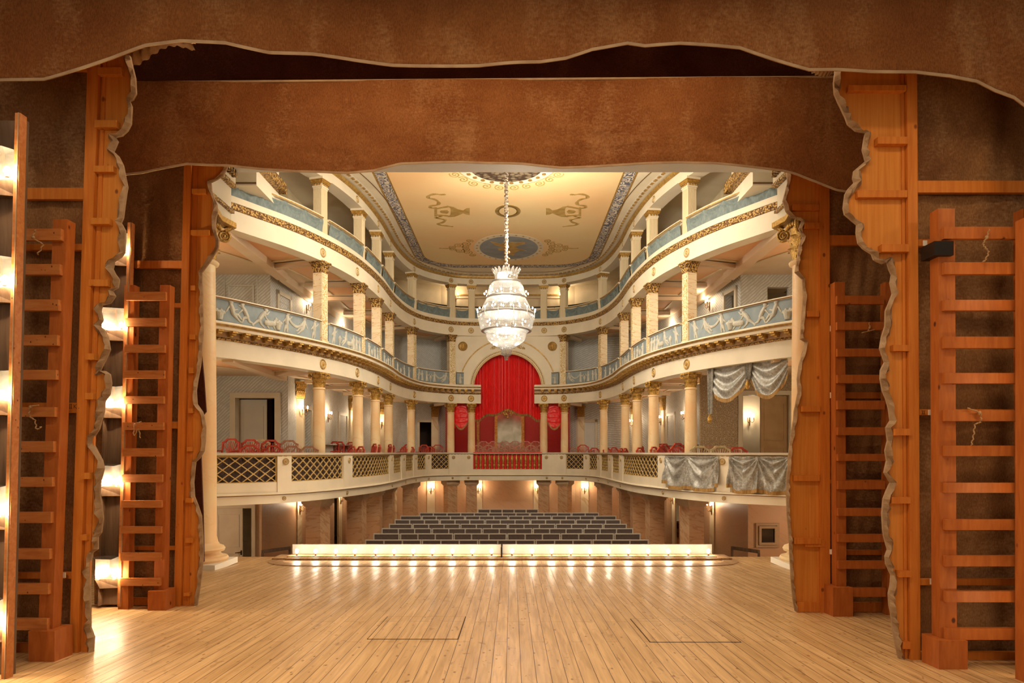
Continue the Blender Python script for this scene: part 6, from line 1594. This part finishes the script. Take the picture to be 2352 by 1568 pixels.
ropeloop([(325, 968), (310, 975), (308, 1000), (318, 985), (322, 1005)], 7.8, 'rope loop on the ladder frame beside the left lamp column')
for (x0, x1, y0, y1, D, lb) in ((2119, 2128, 553, 565, 5.66, 'small paper label on the upper rail of the nearest right flat'), (2131, 2139, 941, 953, 5.66, 'small paper label on the middle rail of the nearest right flat'), (2135, 2141, 1328, 1341, 5.66, 'small paper label on the lower rail of the nearest right flat'),
                                (1906, 1911, 748, 761, 7.66, 'small paper label on the upper rail of the second right flat'), (1906, 1912, 901, 914, 7.66, 'small paper label on the middle rail of the second right flat'), (1905, 1910, 1261, 1272, 7.66, 'small paper label on the lower rail of the second right flat'), (144, 152, 1314, 1326, 5.88, 'small paper label on the low rail of the nearest left flat')):
    tag(MB().bb(PX(x0, D), PX(x1, D), D - .012, D - .004, PZ(y1, D), PZ(y0, D)).build('paper_label', M['white']), lb, 'label')
# pencilled numerals on rails
def strokes(D, segs, lb):
    m = MB()
    for a, b in segs: m.beam(P(*a, D), P(*b, D), .003, .003, (0, 1, 0))
    tag(m.build('rail_numeral', M['dark']), lb, 'numeral')
strokes(5.675, [((2119, 943), (2119, 951)), ((2123, 943), (2123, 951)), ((2116, 943), (2126, 943)), ((2116, 951), (2126, 951))], 'pencilled numeral II on the middle rail of the nearest right flat')
strokes(5.90, [((160, 928), (160, 938)), ((164, 928), (164, 938)), ((158, 928), (166, 928)), ((158, 938), (166, 938)), ((170, 928), (170, 938)), ((176, 928), (171, 933)), ((171, 933), (176, 938)), ((181, 936), (181, 938))], 'pencilled marking IIK. on the middle rail of the nearest left flat')
# dark edge of a third wing behind the second left flat
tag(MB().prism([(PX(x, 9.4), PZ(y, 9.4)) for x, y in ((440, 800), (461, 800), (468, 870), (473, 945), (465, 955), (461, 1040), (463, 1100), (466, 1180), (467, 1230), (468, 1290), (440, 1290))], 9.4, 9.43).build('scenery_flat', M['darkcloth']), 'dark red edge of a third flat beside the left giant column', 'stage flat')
# ================================================================ LAMP COLUMNS
def lampcol(D, x_top, x_bot, wd, y0, y1, lamps, label, lw, lamp_labels, edge_w):
    """x_*: left px of the trough; wd: width px; lamps: list of centre y"""
    t = thing('lamp_column', label, 'lamp column'); X = lambda y: x_top + (x_bot - x_top) * (y - y0) / (y1 - y0)
    def slab(o0, o1, d0, d1, nm, m):
        vs = []
        for y in (y0, y1):
            z = PZ(y, D)
            for (o, dd) in ((o0, d0), (o1, d0), (o1, d1), (o0, d1)): vs.append((PX(X(y) + o, D), D + dd, z))
        MB().add(vs, [(0, 1, 2, 3), (4, 7, 6, 5), (0, 4, 5, 1), (1, 5, 6, 2), (2, 6, 7, 3), (3, 7, 4, 0)]).build(nm, M[m], t)
    slab(wd * .05, wd * .75, .10, .13, 'backboard', 'darkwood'); slab(wd * .75, wd * .75 + edge_w, -.02, .05, 'side_board', 'rung'); slab(wd * .75 + edge_w * .6, wd * .75 + edge_w * .8, -.026, -.02, 'edge_strip', 'hem'); slab(0, wd * .05, .02, .13, 'side_board', 'darkwood')
    for (yc, lb) in zip(lamps, lamp_labels):
        g = thing('wing_lamp', lb, 'stage lamp', group='reflector lamps of the wing columns')
        x0 = X(yc); a, b = PX(x0 - wd * .05, D), PX(x0 + wd * .72, D); w_ = b - a; zc = PZ(yc, D); h = w_ * 1.0
        xm_ = a + w_ * .42
        # V shaped tin reflector: two plates and a slanting hood
        MB().add([(a, D - .02, zc - h / 2), (xm_, D + .085, zc - h / 2), (xm_, D + .085, zc + h / 2), (a, D - .02, zc + h / 2)], [(0, 1, 2, 3)]).add([(xm_, D + .085, zc - h / 2), (b, D + .02, zc - h / 2), (b, D + .02, zc + h / 2), (xm_, D + .085, zc + h / 2)], [(0, 1, 2, 3)]).build('reflector', M['tin'], g)
        MB().add([(a, D - .02, zc + h / 2), (xm_, D + .085, zc + h / 2), (b, D + .02, zc + h / 2), (b - w_ * .1, D - .10, zc + h * .42), (a + w_ * .1, D - .12, zc + h * .46)], [(0, 1, 2, 3, 4)]).build('hood', M['tin'], g)
        MB().add([(a, D - .03, zc - h / 2), (b, D + .0, zc - h / 2), (b, D + .10, zc - h / 2), (a, D + .10, zc - h / 2), (a + .04, D - .0, zc - h * .95), (b - .01, D + .05, zc - h * .95), (b, D + .12, zc - h * .95), (a, D + .12, zc - h * .95)], [(0, 1, 2, 3), (4, 7, 6, 5), (0, 4, 5, 1), (1, 5, 6, 2), (2, 6, 7, 3), (3, 7, 4, 0)]).build('bracket', M['darkwood'], g)
        for k in (.22, .95):
            MB().ball((a + w_ * k, D - .06, zc - h * .30), (.024, .024, .032), 10, 8).build('bulb', M['wingbulb'], g, True)
            MB().lathe([(.015, 0), (.015, .05)], 8, (a + w_ * k, D - .06, zc - h * .5)).build('socket', M['white'], g)
    return t
near_b = ['top lamp', 'second lamp down', 'third lamp down', 'fourth lamp down', 'bottom lamp']
lampcol(7.9, 246, 222, 66, 512, 1392, [560, 733, 911, 1091, 1303], 'dark timber lamp column with stacked reflector lamps in the second left wing', None, [f'glaring reflector lamp, {n} on the column of the second left wing' for n in near_b], 9)
lampcol(5.15, -30, -62, 92, 262, 1560, [378, 625, 885, 1150, 1410], 'timber lamp column cut by the left image edge beside the nearest ladder', None, [f'glaring reflector lamp, {n} on the column nearest on the left' for n in near_b], 12)
# right lamp column: same construction mirrored, its lamps just beyond the right edge of the view
D = 5.1; t = thing('lamp_column', 'timber lamp column at the right edge of the view, beside the nearest right ladder', 'lamp column')
MB().bb(PX(2341, D), PX(2350, D), D - .05, D + .04, FZ(D), PZ(505, D)).build('side_board', M['redwood'], t)
MB().bb(PX(2386, D), PX(2470, D), D + .10, D + .13, FZ(D), PZ(250, D)).build('backboard', M['darkwood'], t)
for n_, y in zip(near_b, (355, 622, 850, 1120, 1400)):
    g = thing('wing_lamp', f'glaring reflector lamp, {n_} on the column at the right edge', 'stage lamp', group='reflector lamps of the wing columns')
    a, b, z = PX(2388, D), PX(2450, D), PZ(y, D)
    MB().add([(a, D + .09, z - .12), (b, D - .04, z - .12), (b, D - .04, z + .14), (a, D + .09, z + .14)], [(0, 1, 2, 3)]).build('reflector', M['tin'], g)
    for k in (-.2, .6): MB().ball((a + (b - a) * k, D - .03, z - .05), (.024, .024, .032), 10, 8).build('bulb', M['wingbulb_dim'], g, True)
